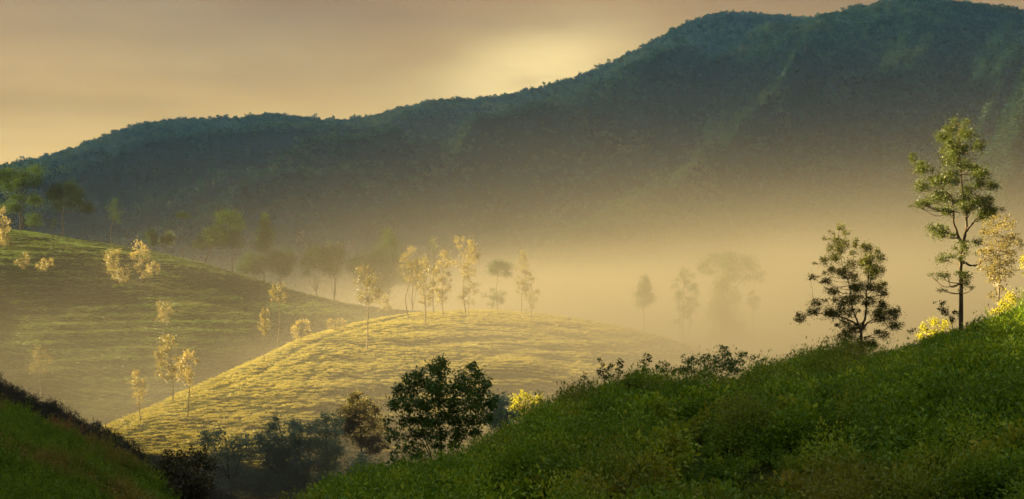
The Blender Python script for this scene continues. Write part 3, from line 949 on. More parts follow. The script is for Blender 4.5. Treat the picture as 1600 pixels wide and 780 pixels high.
    # shrubs along the crest of the undergrowth
    shaped_tree('flat_topped_shrub', 'flat-topped dark shrub with layered twigs on the undergrowth crest', 'shrub', 1128, 80.0, [['foot', (1128, 600), (1132, 575), (1136, 560)], ['foot', (1108, 590), (1104, 575)], ['foot', (1150, 590), (1160, 570)], ['foot', (1090, 598), (1076, 578)]],
        [(1136, 557, 8, 3), (1114, 568, 12, 3), (1139, 567, 14, 4), (1164, 566, 10, 3), (1175, 570, 7, 2), (1074, 571, 7, 3), (1078, 578, 10, 4), (1105, 578, 14, 5), (1128, 578, 14, 5), (1150, 576, 13, 4), (1096, 590, 14, 6), (1123, 590, 14, 6), (1148, 590, 12, 6), (1074, 590, 10, 5), (1060, 590, 8, 4), (1110, 602, 20, 6)],
        'dark_leaf', 419, leaf=0.16, cover=1.5, elong=2.2, trunk_r=0.04, limb_r=0.018, up=0.4)
    for i, (lab, bu, D, st, cl) in enumerate([
        ('upright twiggy shrub between the flat-topped shrub and the clipped tea', 1194, 84.0, [(1192, 590), (1196, 572)], [(1195, 572, 3, 3), (1188, 579, 5, 4), (1182, 587, 6, 4), (1209, 588, 6, 3), (1200, 594, 8, 4), (1214, 592, 3, 2)]),
        ('thin lone sapling with a leaf tuft standing above the undergrowth crest', 1009, 73.0, [(1009, 590), (1010, 566)], [(1011, 566, 4, 3), (1015, 571, 3, 2), (1003, 574, 3, 2), (1009, 580, 3, 2), (1008, 590, 5, 4)]),
        ('sparse twiggy shrub rising above the crest left of the lone sapling', 948, 71.0, [(944, 598), (938, 575)], [(937, 574, 2, 3), (941, 580, 3, 3), (948, 586, 5, 3), (936, 592, 5, 3), (954, 583, 3, 3), (945, 600, 9, 5)]),
        ('slim twiggy shrub directly left of the lone sapling', 968, 72.0, [(967, 595), (969, 574)], [(970, 573, 2, 3), (967, 579, 3, 3), (974, 581, 2, 2), (968, 588, 4, 4), (966, 598, 6, 4)]),
        ('pointed dark shrub lowest on the left end of the crest', 914, 70.0, [(913, 615), (914, 598)], [(914, 597, 2, 4), (911, 606, 5, 4), (923, 610, 6, 3), (909, 616, 7, 4), (925, 620, 7, 4)]),
        ('thin feathery shrub on the crest right of the lone sapling', 1038, 75.0, [(1038, 596), (1036, 578)], [(1033, 576, 2, 3), (1042, 580, 3, 3), (1026, 586, 5, 3), (1038, 588, 6, 3), (1050, 590, 6, 4)])]):
        shaped_tree('crest_shrub', lab, 'shrub', bu, D, [['foot'] + st], cl, 'dark_leaf', 430 + i, leaf=0.15, cover=1.1, elong=2.4, trunk_r=0.025, limb_r=0.012, up=0.5, group='shrubs on the undergrowth crest')


def build_far_trees():
    TH = (tea_hill, (225, 470)); KN = (knoll, (120, 330))
    A = lambda *a, **k: auto_tree(*a, **k)
    def T(label, kind, base, crown, where, mat, seed, **kw):
        fn, rg = where
        u, py = base
        D = hit(fn, u, py, *rg)
        if D >= rg[1] - 0.5:
            D = float((lh_D if fn is tea_hill else kn_D)(u)) + 6
        return auto_tree(label, kind, base, crown, fn, rg, mat, seed, D=D, **kw)
    g1 = 'dark trees along the left hill'; g2 = 'golden trees on the left hill'; g3 = 'golden trees on the knoll'; g4 = 'dark trees of the middle grove'; g5 = 'trees veiled by mist'
    # -- the dark trees on the skyline of the left hill
    s0 = 450 / F
    def wide(label, bu, D, stems, cl, seed, mat='pine', **kw):
        x = (bu - 800) * D / F
        z = float(tea_hill(np.array([x]), np.array([float(D)]))[0]); bp = HY - z * F / D
        st = [([(bu if p[0] == 'foot' else p[0][0], bp)] + p[1:]) if p[0] in ('foot',) or p[0][1] is None else p for p in stems]
        return make_tree('umbrella_tree', label, 'tree', (bu, bp), (x, D, z), D / F, st, cl, M[mat], M['bark'], seed, leaf=0.42, cover=kw.pop('cover', 3.4), elong=1.8,
                         trunk_r=0.30, limb_r=0.11, group=g1, up=0.3, **kw)
    wide('broad twin-trunked umbrella tree nearest the left edge on the hilltop', 33, 449.0,
         [['foot', (31, 335), (30, 305), (38, 275), (44, 264)], [(36, None), (36, 330), (34, 300), (22, 290), (12, 280)], [(33, 318), (50, 300), (58, 286)]],
         [(44, 263, 12, 4), (34, 271, 10, 4), (56, 280, 11, 4), (14, 270, 13, 4), (4, 280, 14, 5), (22, 279, 10, 4), (60, 288, 9, 4), (8, 291, 14, 4), (40, 288, 12, 4), (-6, 272, 10, 5), (28, 310, 12, 4), (46, 312, 12, 4), (58, 314, 8, 3), (16, 324, 10, 4), (30, 325, 10, 4), (50, 340, 11, 4), (42, 347, 9, 3), (54, 349, 5, 2)], 501)
    wide('flat-crowned dark tree second from the left edge on the hilltop', 98, 445.0,
         [['foot', (98, 345), (99, 330), (106, 314), (112, 300)], [(99, 338), (92, 322), (86, 305)], [(100, 334), (112, 330), (130, 326)]],
         [(116, 293, 12, 4), (90, 296, 12, 4), (104, 300, 13, 4), (124, 299, 9, 3), (82, 303, 9, 4), (96, 308, 14, 5), (114, 310, 12, 4), (86, 316, 10, 4), (124, 317, 8, 3), (134, 324, 11, 4), (141, 328, 7, 3), (90, 324, 8, 3), (112, 320, 8, 3), (92, 346, 3, 3), (91, 353, 2, 2)], 502)
    T('slender sparse tree standing alone on the hilltop beside the flat-crowned tree', 'silky', (175, 381), (161, 193, 311, 346), TH, 'pine', 503, leaf=0.34, cover=0.75, group=g1)
    T('short dark round tree on the hill crest beside a yellowish one', 'round', (237, 392), (227, 246, 357, 386), TH, 'pine', 504, cover=2.2, group=g1)
    T('small yellowish round tree right of the short dark round tree', 'round', (262, 397), (248, 277, 364, 384), TH, 'olive', 505, cover=1.5, fork=3, group=g1)
    t = T('thin bare-stemmed tree with a small flat tuft on top', 'umbrella', (286, 404), (272, 297, 333, 347), TH, 'pine', 506, cover=1.9, group=g1)
    wide('leaning low pine left of the tall layered pine', 318, 429.0, [['foot', (326, 396), (334, 382), (338, 366)], [(330, 388), (318, 382), (310, 380)]],
         [(338, 360, 10, 4), (328, 364, 8, 4), (346, 368, 10, 4), (334, 371, 11, 4), (318, 376, 9, 4), (308, 384, 7, 3), (316, 386, 7, 3), (340, 378, 9, 3), (326, 380, 9, 4)], 507)
    wide('tall layered pine at the right end of the hilltop row', 363, 424.0, [['foot', (363, 390), (361, 365), (357, 335)], [(362, 375), (372, 364), (376, 356)]],
         [(356, 333, 10, 3), (346, 337, 9, 3), (366, 338, 10, 3), (356, 344, 13, 4), (372, 346, 9, 3), (344, 349, 8, 3), (366, 354, 12, 4), (377, 356, 6, 3), (352, 362, 8, 3), (370, 366, 9, 4), (358, 376, 9, 5), (370, 380, 7, 6), (350, 382, 7, 5)], 508)
    T('dark conical tree standing tallest behind the right end of the hill', 'cone', (413, 440), (401, 427, 335, 390), TH, 'pine', 509, cover=1.9, group=g1)
    # -- the dark grove between the hill and the knoll
    T('spreading dark tree at the left end of the grove', 'round', (400, 446), (370, 425, 394, 432), TH, 'pine', 510, fork=3, cover=1.5, group=g4)
    T('wide dark dome-shaped tree, second from the left in the grove', 'round', (438, 452), (414, 464, 384, 432), TH, 'pine', 511, fork=4, cover=1.7, group=g4)
    T('dark umbrella tree with fanned pale limbs in the grove', 'umbrella', (494, 464), (470, 516, 386, 446), TH, 'pine', 512, fork=5, cover=2.3, group=g4)
    T('dark tree with a yellow-lit top beside the fanned umbrella tree', 'round', (522, 466), (502, 540, 376, 432), TH, 'olive', 513, fork=3, cover=1.6, group=g4)
    T('low dark tree at the middle of the grove left of the tall one', 'round', (565, 472), (540, 592, 398, 448), TH, 'pine', 514, fork=3, cover=1.5, group=g4)
    T('tall dark pointed tree, largest in the grove', 'cone', (604, 476), (570, 634, 364, 455), TH, 'pine', 515, cover=1.7, fork=3, group=g4)
    T('dusky tree half hidden behind the golden row on the knoll', 'round', (645, 480), (622, 668, 400, 455), TH, 'pine', 516, cover=1.2, fork=3, group=g4)
    T('tall thin dusky tree peeping over the golden row', 'silky', (677, 480), (668, 687, 372, 430), TH, 'olive', 517, cover=1.1, group=g4)
    # -- golden trees on the left hill
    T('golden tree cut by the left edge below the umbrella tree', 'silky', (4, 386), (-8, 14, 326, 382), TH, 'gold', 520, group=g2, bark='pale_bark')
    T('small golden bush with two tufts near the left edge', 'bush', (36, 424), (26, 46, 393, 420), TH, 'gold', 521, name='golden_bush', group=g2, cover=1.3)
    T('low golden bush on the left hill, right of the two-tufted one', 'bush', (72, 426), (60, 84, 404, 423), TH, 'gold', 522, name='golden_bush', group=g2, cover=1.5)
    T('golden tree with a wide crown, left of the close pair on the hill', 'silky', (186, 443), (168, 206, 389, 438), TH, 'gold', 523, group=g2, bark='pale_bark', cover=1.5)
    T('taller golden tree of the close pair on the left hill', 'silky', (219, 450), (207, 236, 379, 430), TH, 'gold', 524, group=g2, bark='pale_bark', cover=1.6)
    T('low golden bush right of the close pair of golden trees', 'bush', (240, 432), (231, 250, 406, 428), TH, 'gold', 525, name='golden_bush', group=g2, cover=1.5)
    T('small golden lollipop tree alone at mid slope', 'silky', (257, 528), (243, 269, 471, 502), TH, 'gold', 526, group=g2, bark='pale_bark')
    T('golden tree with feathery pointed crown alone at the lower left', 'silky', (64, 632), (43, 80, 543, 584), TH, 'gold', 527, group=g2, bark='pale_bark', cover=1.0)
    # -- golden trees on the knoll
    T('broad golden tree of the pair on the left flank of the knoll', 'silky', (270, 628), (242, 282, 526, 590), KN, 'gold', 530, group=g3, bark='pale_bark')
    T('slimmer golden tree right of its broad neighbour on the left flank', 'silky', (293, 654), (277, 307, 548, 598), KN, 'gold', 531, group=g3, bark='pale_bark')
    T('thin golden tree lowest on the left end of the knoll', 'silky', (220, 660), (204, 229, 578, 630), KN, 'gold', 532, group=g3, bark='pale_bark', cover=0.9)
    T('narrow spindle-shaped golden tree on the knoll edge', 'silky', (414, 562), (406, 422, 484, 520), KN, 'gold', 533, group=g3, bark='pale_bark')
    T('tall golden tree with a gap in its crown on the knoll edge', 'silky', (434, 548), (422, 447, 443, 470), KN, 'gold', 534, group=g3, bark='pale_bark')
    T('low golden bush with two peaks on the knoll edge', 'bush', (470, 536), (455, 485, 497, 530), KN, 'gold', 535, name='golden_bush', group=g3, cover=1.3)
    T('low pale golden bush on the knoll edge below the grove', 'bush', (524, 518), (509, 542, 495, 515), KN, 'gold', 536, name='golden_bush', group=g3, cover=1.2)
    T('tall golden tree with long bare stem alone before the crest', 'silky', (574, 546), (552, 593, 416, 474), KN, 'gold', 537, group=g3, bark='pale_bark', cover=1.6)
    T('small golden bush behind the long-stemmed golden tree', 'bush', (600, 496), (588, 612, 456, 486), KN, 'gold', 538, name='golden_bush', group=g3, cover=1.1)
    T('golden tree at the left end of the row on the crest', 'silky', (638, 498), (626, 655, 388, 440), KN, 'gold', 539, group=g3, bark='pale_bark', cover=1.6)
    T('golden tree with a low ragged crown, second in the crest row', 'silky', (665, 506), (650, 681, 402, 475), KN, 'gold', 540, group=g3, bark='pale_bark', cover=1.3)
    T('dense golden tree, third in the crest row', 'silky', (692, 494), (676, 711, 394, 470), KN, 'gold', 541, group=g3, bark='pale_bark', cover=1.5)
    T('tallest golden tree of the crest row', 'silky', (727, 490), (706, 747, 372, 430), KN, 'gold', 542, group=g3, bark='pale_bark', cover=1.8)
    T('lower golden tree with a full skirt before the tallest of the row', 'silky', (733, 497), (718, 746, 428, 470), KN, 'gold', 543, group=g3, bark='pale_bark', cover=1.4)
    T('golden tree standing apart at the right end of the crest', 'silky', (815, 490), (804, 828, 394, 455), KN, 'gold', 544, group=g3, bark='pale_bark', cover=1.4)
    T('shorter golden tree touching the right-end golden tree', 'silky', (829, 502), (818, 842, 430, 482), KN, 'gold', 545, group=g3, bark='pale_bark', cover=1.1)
    # -- trees veiled by the mist
    def V(label, kind, base, crown, D, mat, seed, **kw):
        return auto_tree(label, kind, base, crown, knoll, (120, 330), mat, seed, D=D, group=g5, **kw)
    V('dusky mist-veiled tree in two tiers left of the right-end golden pair', 'umbrella', (773, 485), (758, 799, 409, 438), 345.0, 'pine', 550, cover=2.0)
    V('low dusky bush under the two-tiered veiled tree', 'bush', (770, 485), (755, 788, 442, 478), 340.0, 'pine', 551, cover=1.3, name='veiled_bush')
    V('faint lone tree in the mist on the right flank of the knoll', 'cone', (1007, 520), (989, 1028, 433, 476), 350.0, 'pine', 552, cover=1.5)
    V('faint column-shaped tree in the mist left of the great umbrella tree', 'silky', (1071, 538), (1051, 1089, 421, 500), 352.0, 'pine', 553, cover=2.0, fork=2)
    D = 356.0; bu = 1135
    x = (bu - 800) * D / F; z = float(knoll(np.array([x]), np.array([D]))[0]); bp = HY - z * F / D
    make_tree('umbrella_tree', 'great umbrella tree, largest of those faint in the mist', 'tree', (bu, bp), (x, D, z), D / F,
              [[(1135, bp), (1134, 500), (1136, 450), (1140, 408)], [(1135, 490), (1124, 450), (1112, 418)], [(1136, 475), (1152, 446), (1172, 426)]],
              [(1120, 402, 14, 5), (1140, 403, 16, 5), (1160, 408, 14, 5), (1106, 411, 10, 4), (1176, 418, 12, 4), (1130, 414, 18, 5), (1150, 421, 16, 5), (1188, 429, 8, 3), (1112, 424, 12, 4), (1168, 433, 14, 4), (1098, 419, 7, 3),
               (1140, 435, 14, 5), (1124, 446, 10, 4), (1184, 437, 7, 2)], M['pine'], M['bark'], 554, leaf=0.36, cover=1.7, elong=1.7, trunk_r=0.32, limb_r=0.12, group=g5)
    V('dense leafy tree under the great umbrella tree in the mist', 'cone', (1136, 560), (1106, 1164, 428, 560), 352.0, 'olive', 555, cover=1.2)
    V('pale gold lit bush at the foot of the great umbrella tree', 'bush', (1120, 560), (1100, 1140, 502, 556), 342.0, 'gold', 556, cover=0.9, name='golden_bush')
    V('slim pale lollipop tree right of the great umbrella tree', 'silky', (1177, 566), (1163, 1189, 456, 482), 345.0, 'gold', 557, cover=1.3, bark='pale_bark')


_o1 = 'first second third fourth fifth sixth seventh eighth ninth tenth eleventh twelfth thirteenth fourteenth fifteenth sixteenth seventeenth eighteenth nineteenth'.split()
ORD = ['first'] + _o1 + ['twentieth'] + ['twenty-' + w for w in _o1[:9]] + ['thirtieth'] + ['thirty-' + w for w in _o1[:9]]


def build_skyline_trees():
    spots = [(72, 239, 0), (109, 229, 0), (162, 208, 0), (176, 203, 0), (201, 194, 0), (227, 189, 0), (280, 182, 0), (301, 183, 0), (328, 181, 0), (340, 179, 0), (353, 178, 0), (394, 178, 0), (424, 176, 0), (446, 176, 0), (520, 182, 0), (560, 180, 0),
             (637, 163, 0), (690, 153, 0), (760, 149, 0), (772, 147, 0), (791, 146, 0), (850, 128, 0), (932, 101, 0), (952, 92, 0), (983, 80, 0), (1001, 70, 0), (1019, 60, 0), (1053, 44, 0), (1087, 27, 0), (1136, 16, 0), (1159, 17, 0), (1172, 19, 0), (1188, 18, 0),
             (1276, 25, 1), (1289, 20, 1), (1316, 12, 1), (1328, 9, 1), (1340, 6, 1), (1385, -2, 1)]
    rng = np.random.default_rng(77)
    var = []
    for i in range(4):
        g = Geo()
        r2 = np.random.default_rng(600 + i)
        g.add(*tube(smooth_path([(0, 0, -3), (0.3 * r2.normal(), 0, 4), (0.6 * r2.normal(), 0, 9)], 3), np.linspace(0.45, 0.2, 7), 5))
        for k in range(7):
            c = np.array([r2.uniform(-3.6, 3.6), r2.uniform(-3, 3), r2.uniform(7.2, 10.5)])
            g.add(*tube(smooth_path([(0, 0, 5), (c[0] * 0.4, c[1] * 0.4, 6.5), c], 2), np.linspace(0.22, 0.08, 5), 4))
            p, out = clump_points(c, np.array([2.0, 2.0, 0.8]), 60, r2, per=4, spread=0.2)
            g.add(*leaf_geo(p, 0.9 * r2.uniform(0.6, 1.3, len(p)), r2, 1.5, 0, 0.2, out))
        var.append(g.mesh('skyline_tree', M['forest']))
    for i, (u, top, k) in enumerate(spots):
        fn, Df = ((mountain_far, mt_D), (mountain_near, mn_D))[k]
        D = float(Df(u)) - 3
        x = (u - 800) * D / F
        z = float(fn(np.array([x]), np.array([D]))[0])
        h = max(7.0, zpix(top, D) - z)
        o = obj('skyline_tree', var[i % 4], loc=(x, D, z))
        f = min(h, 17) / 11.0
        o.scale = (f * rng.uniform(0.8, 1.2), f, f)
        o.rotation_euler = (0, 0, rng.uniform(0, 6.28))
        if i == 0:
            tag(o, 'lone tiny flat-topped tree on the skyline at the far left', 'tree', 'trees on the mountain skyline')
        else:
            num = i if k == 0 else i - 32
            tag(o, ('tiny dark tree on the long ridge skyline, %s right of the lone far-left one', 'tiny dark tree on the high right shoulder skyline, %s from its left')[k] % ORD[num], 'tree', 'trees on the mountain skyline')


def build_rocks():
    rng = np.random.default_rng(19)
    for i, (u, py, w, h, lab) in enumerate([(388, 382, 17, 26, 'bare pinkish rock face behind the conical dark tree'), (468, 372, 15, 30, 'bare pinkish rock face above the left of the grove'),
                                            (545, 388, 22, 46, 'tall bare pinkish rock face above the middle of the grove')]):
        D = hit(mountain_far, u, py, 1250, 2700, 1500)
        s = D / F
        x = (u - 800) * s
        z = float(mountain_far(np.array([x]), np.array([D]))[0])
        nu, nv = 12, 16
        a, b = np.meshgrid(np.linspace(-1, 1, nu), np.linspace(-1, 1, nv))
        X = a * w * s * 0.5 * (1 - 0.45 * np.abs(b) ** 2 + 0.25 * fbm(b * 3 + i * 9, a * 0 + i, 90, 2))
        Z = b * h * s * 0.5
        Y = -(1 - np.maximum(np.abs(a), np.abs(b)) ** 3) * 22 + fbm(a * 3 + i * 7, b * 4, 91, 3) * 14 + Z * 1.1 + 14
        v = np.stack([X, Y, Z], -1).reshape(-1, 3)
        o = obj('rock_face', mesh_from('rock_face', v, grid_faces(nv, nu), M['rock']), loc=(x, D, z))
        tag(o, lab, 'rock', 'rock faces on the mountain foot')



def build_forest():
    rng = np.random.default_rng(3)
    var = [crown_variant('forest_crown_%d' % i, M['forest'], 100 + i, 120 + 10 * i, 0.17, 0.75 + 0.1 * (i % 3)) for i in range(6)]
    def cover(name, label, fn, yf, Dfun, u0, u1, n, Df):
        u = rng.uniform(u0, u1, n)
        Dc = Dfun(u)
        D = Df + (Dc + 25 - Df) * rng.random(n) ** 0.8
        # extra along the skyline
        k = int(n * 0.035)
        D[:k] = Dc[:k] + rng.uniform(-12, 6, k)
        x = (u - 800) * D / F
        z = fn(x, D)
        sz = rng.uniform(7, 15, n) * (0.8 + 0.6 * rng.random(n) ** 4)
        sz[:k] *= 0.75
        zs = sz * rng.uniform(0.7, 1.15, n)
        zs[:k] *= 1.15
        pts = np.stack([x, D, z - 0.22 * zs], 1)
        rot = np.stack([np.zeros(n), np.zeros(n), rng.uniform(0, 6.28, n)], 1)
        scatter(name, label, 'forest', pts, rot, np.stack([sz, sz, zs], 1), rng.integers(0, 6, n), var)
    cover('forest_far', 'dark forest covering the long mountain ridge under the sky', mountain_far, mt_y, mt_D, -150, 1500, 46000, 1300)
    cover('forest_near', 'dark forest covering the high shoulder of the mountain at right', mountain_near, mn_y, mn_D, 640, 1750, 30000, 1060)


def tea_rows(name, label, fn, Dc, u0, u1, d_front, row, step, size, seed, var, paths=True):
    rng = np.random.default_rng(seed)
    P = []
    nrow = int(max(Dc(np.linspace(u0, u1, 60)) - d_front(np.linspace(u0, u1, 60))) / row) + 6
    for k in range(nrow):
        back = k * row - 4 * row                          # metres in front of the crest line
        us = np.arange(u0, u1, step * F / 300.0)
        us = us + rng.normal(size=len(us)) * step * 0.25 * F / 300
        D = Dc(us) - back + 3.0 * fbm(us / 140.0, np.full(len(us), k * 0.035), seed, 3)
        ok = D > d_front(us)
        if paths and (k % 5 == 4): ok &= rng.random(len(us)) < 0.10     # pickers' path between the rows
        us = us[ok]; D = D[ok]
        x = (us - 800) * D / F
        D = D + rng.normal(size=len(D)) * row * 0.10
        g = fbm(x / 9, D / 9, seed + 3, 2)
        keep = g > -0.62
        # narrow lanes running up and down the slope
        lane = np.abs(((x + 6 * fbm(x * 0 + D / 40, D * 0 + 2, seed + 5, 2)) / 23.0) % 1.0 - 0.5) < 0.018
        keep &= ~lane
        if fn is knoll:
            uu = U(x, D)
            keep &= ~((np.abs((uu - 660) - (D - 292) * 3.8) < 9) & (D < 300) & (D > 225))
            keep &= ~((np.abs((uu - 330) - (D - 205) * 6.5) < 8) & (D < 240))
        x = x[keep]; D = D[keep]
        P.append(np.stack([x, D, fn(x, D) - 0.10], 1))
    P = np.concatenate(P)
    n = len(P)
    h = (0.9 + 0.5 * fbm(P[:, 0] / 6, P[:, 1] / 6, seed + 9, 2)) * rng.uniform(0.8, 1.2, n)
    s = size * rng.uniform(0.85, 1.25, n)
    rot = np.stack([np.zeros(n), np.zeros(n), rng.normal(size=n) * 0.25 + pi * rng.integers(0, 2, n)], 1)
    print(name, n)
    return scatter(name, label, 'tea', P, rot, np.stack([s * 1.6, s * 1.05, h * size * 0.42], 1), rng.integers(0, len(var), n), var)


def build_tea():
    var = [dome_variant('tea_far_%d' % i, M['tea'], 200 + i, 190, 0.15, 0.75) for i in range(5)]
    varl = [dome_variant('tea_shaded_%d' % i, M['tea_shaded'], 210 + i, 190, 0.15, 0.75) for i in range(5)]
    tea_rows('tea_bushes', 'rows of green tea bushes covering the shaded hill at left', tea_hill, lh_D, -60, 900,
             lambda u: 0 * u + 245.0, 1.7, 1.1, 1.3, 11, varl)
    tea_rows('tea_field', 'sunlit tea bushes in rows over the rounded golden knoll', knoll, kn_D, 40, 1360,
             lambda u: kn_D(u) * 0.50, 1.55, 1.0, 1.2, 12, var)
    varn = [dome_variant('tea_near_%d' % i, M['tea_near'], 220 + i, 700, 0.075, 0.75, lumps=10) for i in range(5)]
    rng = np.random.default_rng(5)
    # clipped tea on the near hillside at right: uneven rows along the contour
    P = []
    for k in range(46):
        us = np.arange(1180, 1680, 1.0 * F / 90)
        us = us + rng.normal(size=len(us)) * 4
        D = fg_D(us) + 4 - k * 1.35 + 1.6 * fbm(us / 90.0, np.full(len(us), k * 0.06), 71, 3)
        x = (us - 800) * D / F
        edge = 1235 + 0.9 * (fg_D(us) - D) * 9 + 30 * fbm(x / 4, D / 4, 72, 2)
        ok = (us > edge) & (fg_D(us) - D < 30 + 6 * fbm(x / 5, D / 5, 73, 2))
        ok |= (us > 1190) & (fg_D(us) - D < 3)
        P.append(np.stack([x, D, slope_right(x, D) - 0.08], 1)[ok])
    P = np.concatenate(P); n = len(P)
    s = rng.uniform(0.95, 1.5, n)
    h = rng.uniform(0.75, 1.25, n) * (1 + 0.5 * fbm(P[:, 0] / 3, P[:, 1] / 3, 74, 2))
    rot = np.stack([rng.normal(size=n) * 0.1, rng.normal(size=n) * 0.1, rng.uniform(0, 6.28, n)], 1)
    print('near tea', n)
    scatter('tea_hedge', 'bright green clipped tea bushes on the near hillside at right', 'tea', P, rot, np.stack([s * 1.1, s, h], 1), rng.integers(0, 5, n), varn)


def build_brush():
    rng = np.random.default_rng(8)
    var = [sprig_variant('brush_%d' % i, M['brush'], 300 + i, stems=26, leaves=20, leaf=[0.11, 0.14, 0.10, 0.13, 0.16, 0.10][i], spread=0.55, h=[0.9, 0.75, 1.0, 0.85, 0.75, 1.1][i],
                         elong=[2.4, 2.0, 3.5, 2.2, 1.8, 4.0][i]) for i in range(6)]
    u = rng.uniform(430, 1690, 3600)
    D = 19 + (fg_D(u) + 2.5 - 19) * rng.random(len(u)) ** 0.62
    x = (u - 800) * D / F
    teaedge = (u > 1235 + 8.1 * (fg_D(u) - D)) & (fg_D(u) - D < 27)
    dens = fbm(x / 3.2, D / 3.2, 81, 3)
    ok = ~teaedge & (dens > -0.6) & (D < fg_D(u) + 1.5)
    ok &= rng.random(len(u)) < np.clip((D / 60) ** 1.0, 0.35, 1)
    x, D, u = x[ok], D[ok], u[ok]
    n = len(x)
    s = rng.uniform(0.8, 1.7, n) * (1.15 + 1.3 * fbm(x / 3.6, D / 3.6, 82, 3))
    s = np.clip(s * 0.62, 0.35, 1.2)
    s *= np.where(u > 1190, 0.85, 1.0)
    h = s * rng.uniform(0.8, 1.15, n)
    P = np.stack([x, D, slope_right(x, D) - 0.1], 1)
    rot = np.stack([rng.normal(size=n) * 0.15, rng.normal(size=n) * 0.15, rng.uniform(0, 6.28, n)], 1)
    # kinds of plant grow in patches
    pick = (fbm(x / 6, D / 6, 83, 2) * 6 + rng.normal(size=n) * 0.8 + 3).astype(int) % 6
    print('brush', n)
    scatter('undergrowth', 'dense dark green undergrowth covering the foreground hillside at right', 'undergrowth', P, rot, np.stack([s, s, h], 1), pick, var)
    # taller shrubs standing out of it
    u = rng.uniform(440, 1680, 4200)
    D = 22 + (fg_D(u) - 22) * rng.random(len(u)) ** 0.7
    x = (u - 800) * D / F
    ok = ~((u > 1235 + 8.1 * (fg_D(u) - D)) & (fg_D(u) - D < 27)) & (fbm(x / 5, D / 5, 87, 2) > -0.12)
    x, D, u = x[ok], D[ok], u[ok]; n = len(x)
    s = rng.uniform(1.2, 2.8, n) * np.clip(D / 45, 0.55, 1)
    s = np.minimum(s, rng.uniform(0.9, 1.5, n) + 0.14 * np.clip(fg_D(u) - D, 0, 12))
    vart = [dome_variant('shrub_dome_%d' % i, M['brush'], 390 + i, 1500, [0.075, 0.06, 0.09, 0.07, 0.055, 0.08][i], [0.9, 1.15, 0.8, 1.0, 1.25, 0.85][i], elong=[2.0, 3.0, 1.8, 2.4, 3.4, 2.0][i], lumps=[5, 7, 6, 9, 5, 4][i]) for i in range(6)]
    rot = np.stack([rng.normal(size=n) * 0.12, rng.normal(size=n) * 0.12, rng.uniform(0, 6.28, n)], 1)
    scatter('shrub_cover', 'taller rounded green shrubs massed over the foreground hillside', 'undergrowth', np.stack([x, D, slope_right(x, D) - 0.15], 1), rot, np.stack([s, s, s * rng.uniform(0.8, 1.1, n)], 1), rng.integers(0, 6, n), vart)
    # left foreground slope
    u = rng.uniform(-160, 420, 5200)
    D = 20 + (fl_D(u) + 2 - 20) * rng.random(len(u)) ** 0.7
    x = (u - 800) * D / F
    n = len(x)
    s = rng.uniform(0.6, 1.1, n) * (1.0 + 0.6 * fbm(x / 4, D / 4, 85, 3))
    P = np.stack([x, D, slope_left(x, D) - 0.1], 1)
    rot = np.stack([rng.normal(size=n) * 0.15, rng.normal(size=n) * 0.15, rng.uniform(0, 6.28, n)], 1)
    var2 = [sprig_variant('brush_left_%d' % i, M['brush_left'], 330 + i, stems=22, leaves=18, leaf=[0.10, 0.08, 0.12, 0.09][i], spread=0.5, h=[1.0, 1.1, 0.8, 0.9][i], elong=[2.4, 4.0, 2.0, 3.0][i]) for i in range(4)]
    scatter('undergrowth_left', 'low green and russet undergrowth on the bottom left slope', 'undergrowth', P, rot, np.stack([s, s, s], 1), rng.integers(0, 4, n), var2)
    # brush on the hill behind it, haze painted into its colour
    n = 9000
    x = rng.uniform(-60, -12, n); y = rng.uniform(72, 125, n)
    x[n // 2:] = rng.uniform(-190, -30, n - n // 2)
    y[n // 2:] = rng.uniform(66, 250, n - n // 2)
    z = hill_left(x, y)
    ok = z > -36
    x, y, z = x[ok], y[ok], z[ok]; n = len(x)
    s = rng.uniform(0.8, 1.6, n) * np.where(x < -60, 1.8, 1)
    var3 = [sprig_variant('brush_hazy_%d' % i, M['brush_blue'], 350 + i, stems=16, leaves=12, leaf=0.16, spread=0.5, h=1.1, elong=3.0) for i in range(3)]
    rot = np.stack([rng.normal(size=n) * 0.15, rng.normal(size=n) * 0.15, rng.uniform(0, 6.28, n)], 1)
    scatter('undergrowth_hazy', 'bluish shaded brush on the slope behind the bottom left bank', 'undergrowth', np.stack([x, y, z - 0.1], 1), rot, np.stack([s, s, s], 1), rng.integers(0, 3, n), var3)


M['brush_left'] = mat_leaf('brush_left', (0.065, 0.140, 0.005), (0.130, 0.230, 0.010), (0.21, 0.29, 0.016), 0.35, 0.55, patch=(0.36, 0.15, 0.08), patch_scale=0.22, patch_amt=0.8)


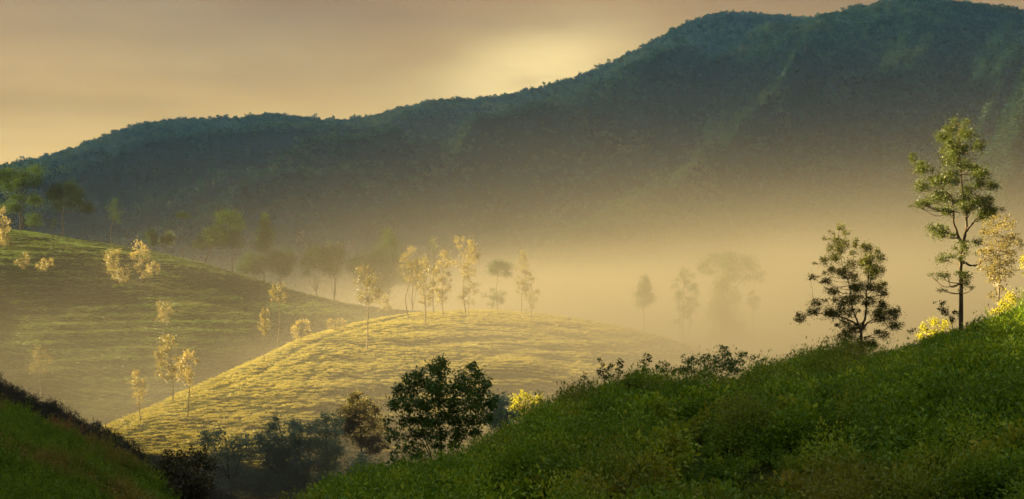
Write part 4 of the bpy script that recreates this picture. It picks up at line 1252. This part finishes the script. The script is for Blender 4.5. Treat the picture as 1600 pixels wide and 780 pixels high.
def build_mist():
    # even air over the whole place
    b = [(-6100, -700, -80), (6100, -700, -80), (6100, 3500, -80), (-6100, 3500, -80), (-6100, -700, 900), (6100, -700, 900), (6100, 3500, 900), (-6100, 3500, 900)]
    f = np.array([(0, 3, 2, 1), (4, 5, 6, 7), (0, 1, 5, 4), (1, 2, 6, 5), (2, 3, 7, 6), (3, 0, 4, 7)])
    m = bpy.data.materials.new('haze')
    m.use_nodes = True
    T = NT(m.node_tree)
    pv = T.n('ShaderNodeVolumePrincipled', ins={'Color': (0.16, 0.43, 1.0, 1), 'Density': HAZE, 'Anisotropy': 0.1, 'Absorption Color': (1, 1, 1, 1)})
    T.n('ShaderNodeOutputMaterial', ins={1: pv.outputs[0]})
    o = obj('haze', mesh_from('haze', np.array(b, float), f, m))
    o['kind'] = 'stuff'
    o['label'] = 'thin bluish air over the whole valley'
    o['category'] = 'haze'
    # the mist lying in the valley
    x0, x1, y0, y1, z0, z1 = -900, 760, 60, 1500, -75, 170
    b = [(x0, y0, z0), (x1, y0, z0), (x1, y1, z0), (x0, y1, z0), (x0, y0, z1), (x1, y0, z1), (x1, y1, z1), (x0, y1, z1)]
    m = bpy.data.materials.new('mist')
    m.use_nodes = True
    T = NT(m.node_tree)
    pos = T.n('ShaderNodeNewGeometry').outputs['Position']
    x, y, z = T.n('ShaderNodeSeparateXYZ', ins={0: pos}).outputs
    def ss(v, a, b_):
        nd = T.n('ShaderNodeMapRange', interpolation_type='SMOOTHSTEP', ins={0: v, 1: a, 2: b_, 3: 0.0, 4: 1.0})
        return nd.outputs[0]
    mp = T.n('ShaderNodeMapping', ins={'Vector': pos, 'Scale': (1 / 120.0, 1 / 260.0, 1 / 40.0), 'Rotation': (0, radians(-20), 0)}).outputs[0]
    nz = T.n('ShaderNodeTexNoise', ins={'Vector': mp, 'Scale': 1.0, 'Detail': 4.0, 'Roughness': 0.55}).outputs[0]
    k = T.math('MULTIPLY_ADD', T.math('SUBTRACT', nz, 0.5), 4.2, 1.0)
    k = T.math('MINIMUM', T.math('MAXIMUM', k, 0.12), 2.4)
    # it thins upward; the bank stands higher towards the right and in the distance
    hs = T.math('ADD', T.math('MULTIPLY', ss(x, -60.0, 220.0), MIST_RISE), MIST_H)
    hs = T.math('ADD', hs, T.math('MULTIPLY', ss(y, 520.0, 950.0), MIST_BACK))
    hz = T.math('EXPONENT', T.math('MULTIPLY', T.math('POWER', T.math('DIVIDE', T.math('MAXIMUM', T.math('ADD', z, 32.0), 0.0), hs), 2.2), -1.0))
    d = T.math('MULTIPLY', k, hz)
    near = T.math('MULTIPLY_ADD', ss(y, 480.0, 800.0), -0.80, 1.0)
    d = T.math('MULTIPLY', d, near)
    # thickest on the low ground round the foot of the hills
    low = T.math('MULTIPLY', T.math('SUBTRACT', 1.0, ss(y, 250.0, 400.0)), T.math('SUBTRACT', 1.0, ss(z, -22.0, -4.0)))
    d = T.math('MULTIPLY', d, T.math('MULTIPLY_ADD', low, 1.3, 1.0))
    d = T.math('MULTIPLY', d, ss(y, 72.0, 150.0))
    d = T.math('MULTIPLY', d, ss(y, 1480.0, 1000.0))
    d = T.math('MULTIPLY', d, T.math('MULTIPLY', ss(x, -880.0, -450.0), T.math('MULTIPLY_ADD', ss(x, 320.0, 60.0), 0.55, T.math('MULTIPLY', ss(x, 750.0, 420.0), 0.45))))
    d = T.math('MULTIPLY', d, ss(z, 168.0, 110.0))
    # it lies thicker on the right half of the valley
    lf = T.math('MULTIPLY_ADD', ss(x, -85.0, 15.0), 0.85, 0.15)
    lf = T.math('MAXIMUM', lf, T.math('MULTIPLY', ss(y, 480.0, 800.0), 0.12))
    d = T.math('MULTIPLY', d, lf)
    d = T.math('MULTIPLY', d, MIST)
    pv = T.n('ShaderNodeVolumePrincipled', ins={'Color': (0.205, 0.187, 0.148, 1), 'Density': d, 'Anisotropy': 0.3})
    T.n('ShaderNodeOutputMaterial', ins={1: pv.outputs[0]})
    m.cycles.volume_step_rate = 0.45
    o = obj('mist', mesh_from('mist', np.array(b, float), f, m))
    o['kind'] = 'stuff'
    o['label'] = 'golden mist lying in the valley behind the knoll'
    o['category'] = 'mist'


HAZE = 1.5e-5
MIST = 0.0165
MIST_H = 26.0
MIST_BACK = 5.0
MIST_RISE = 7.0

build_forest()
build_rocks()
build_tea()
build_mist()
build_brush()
build_far_trees()
build_near_trees()
build_skyline_trees()
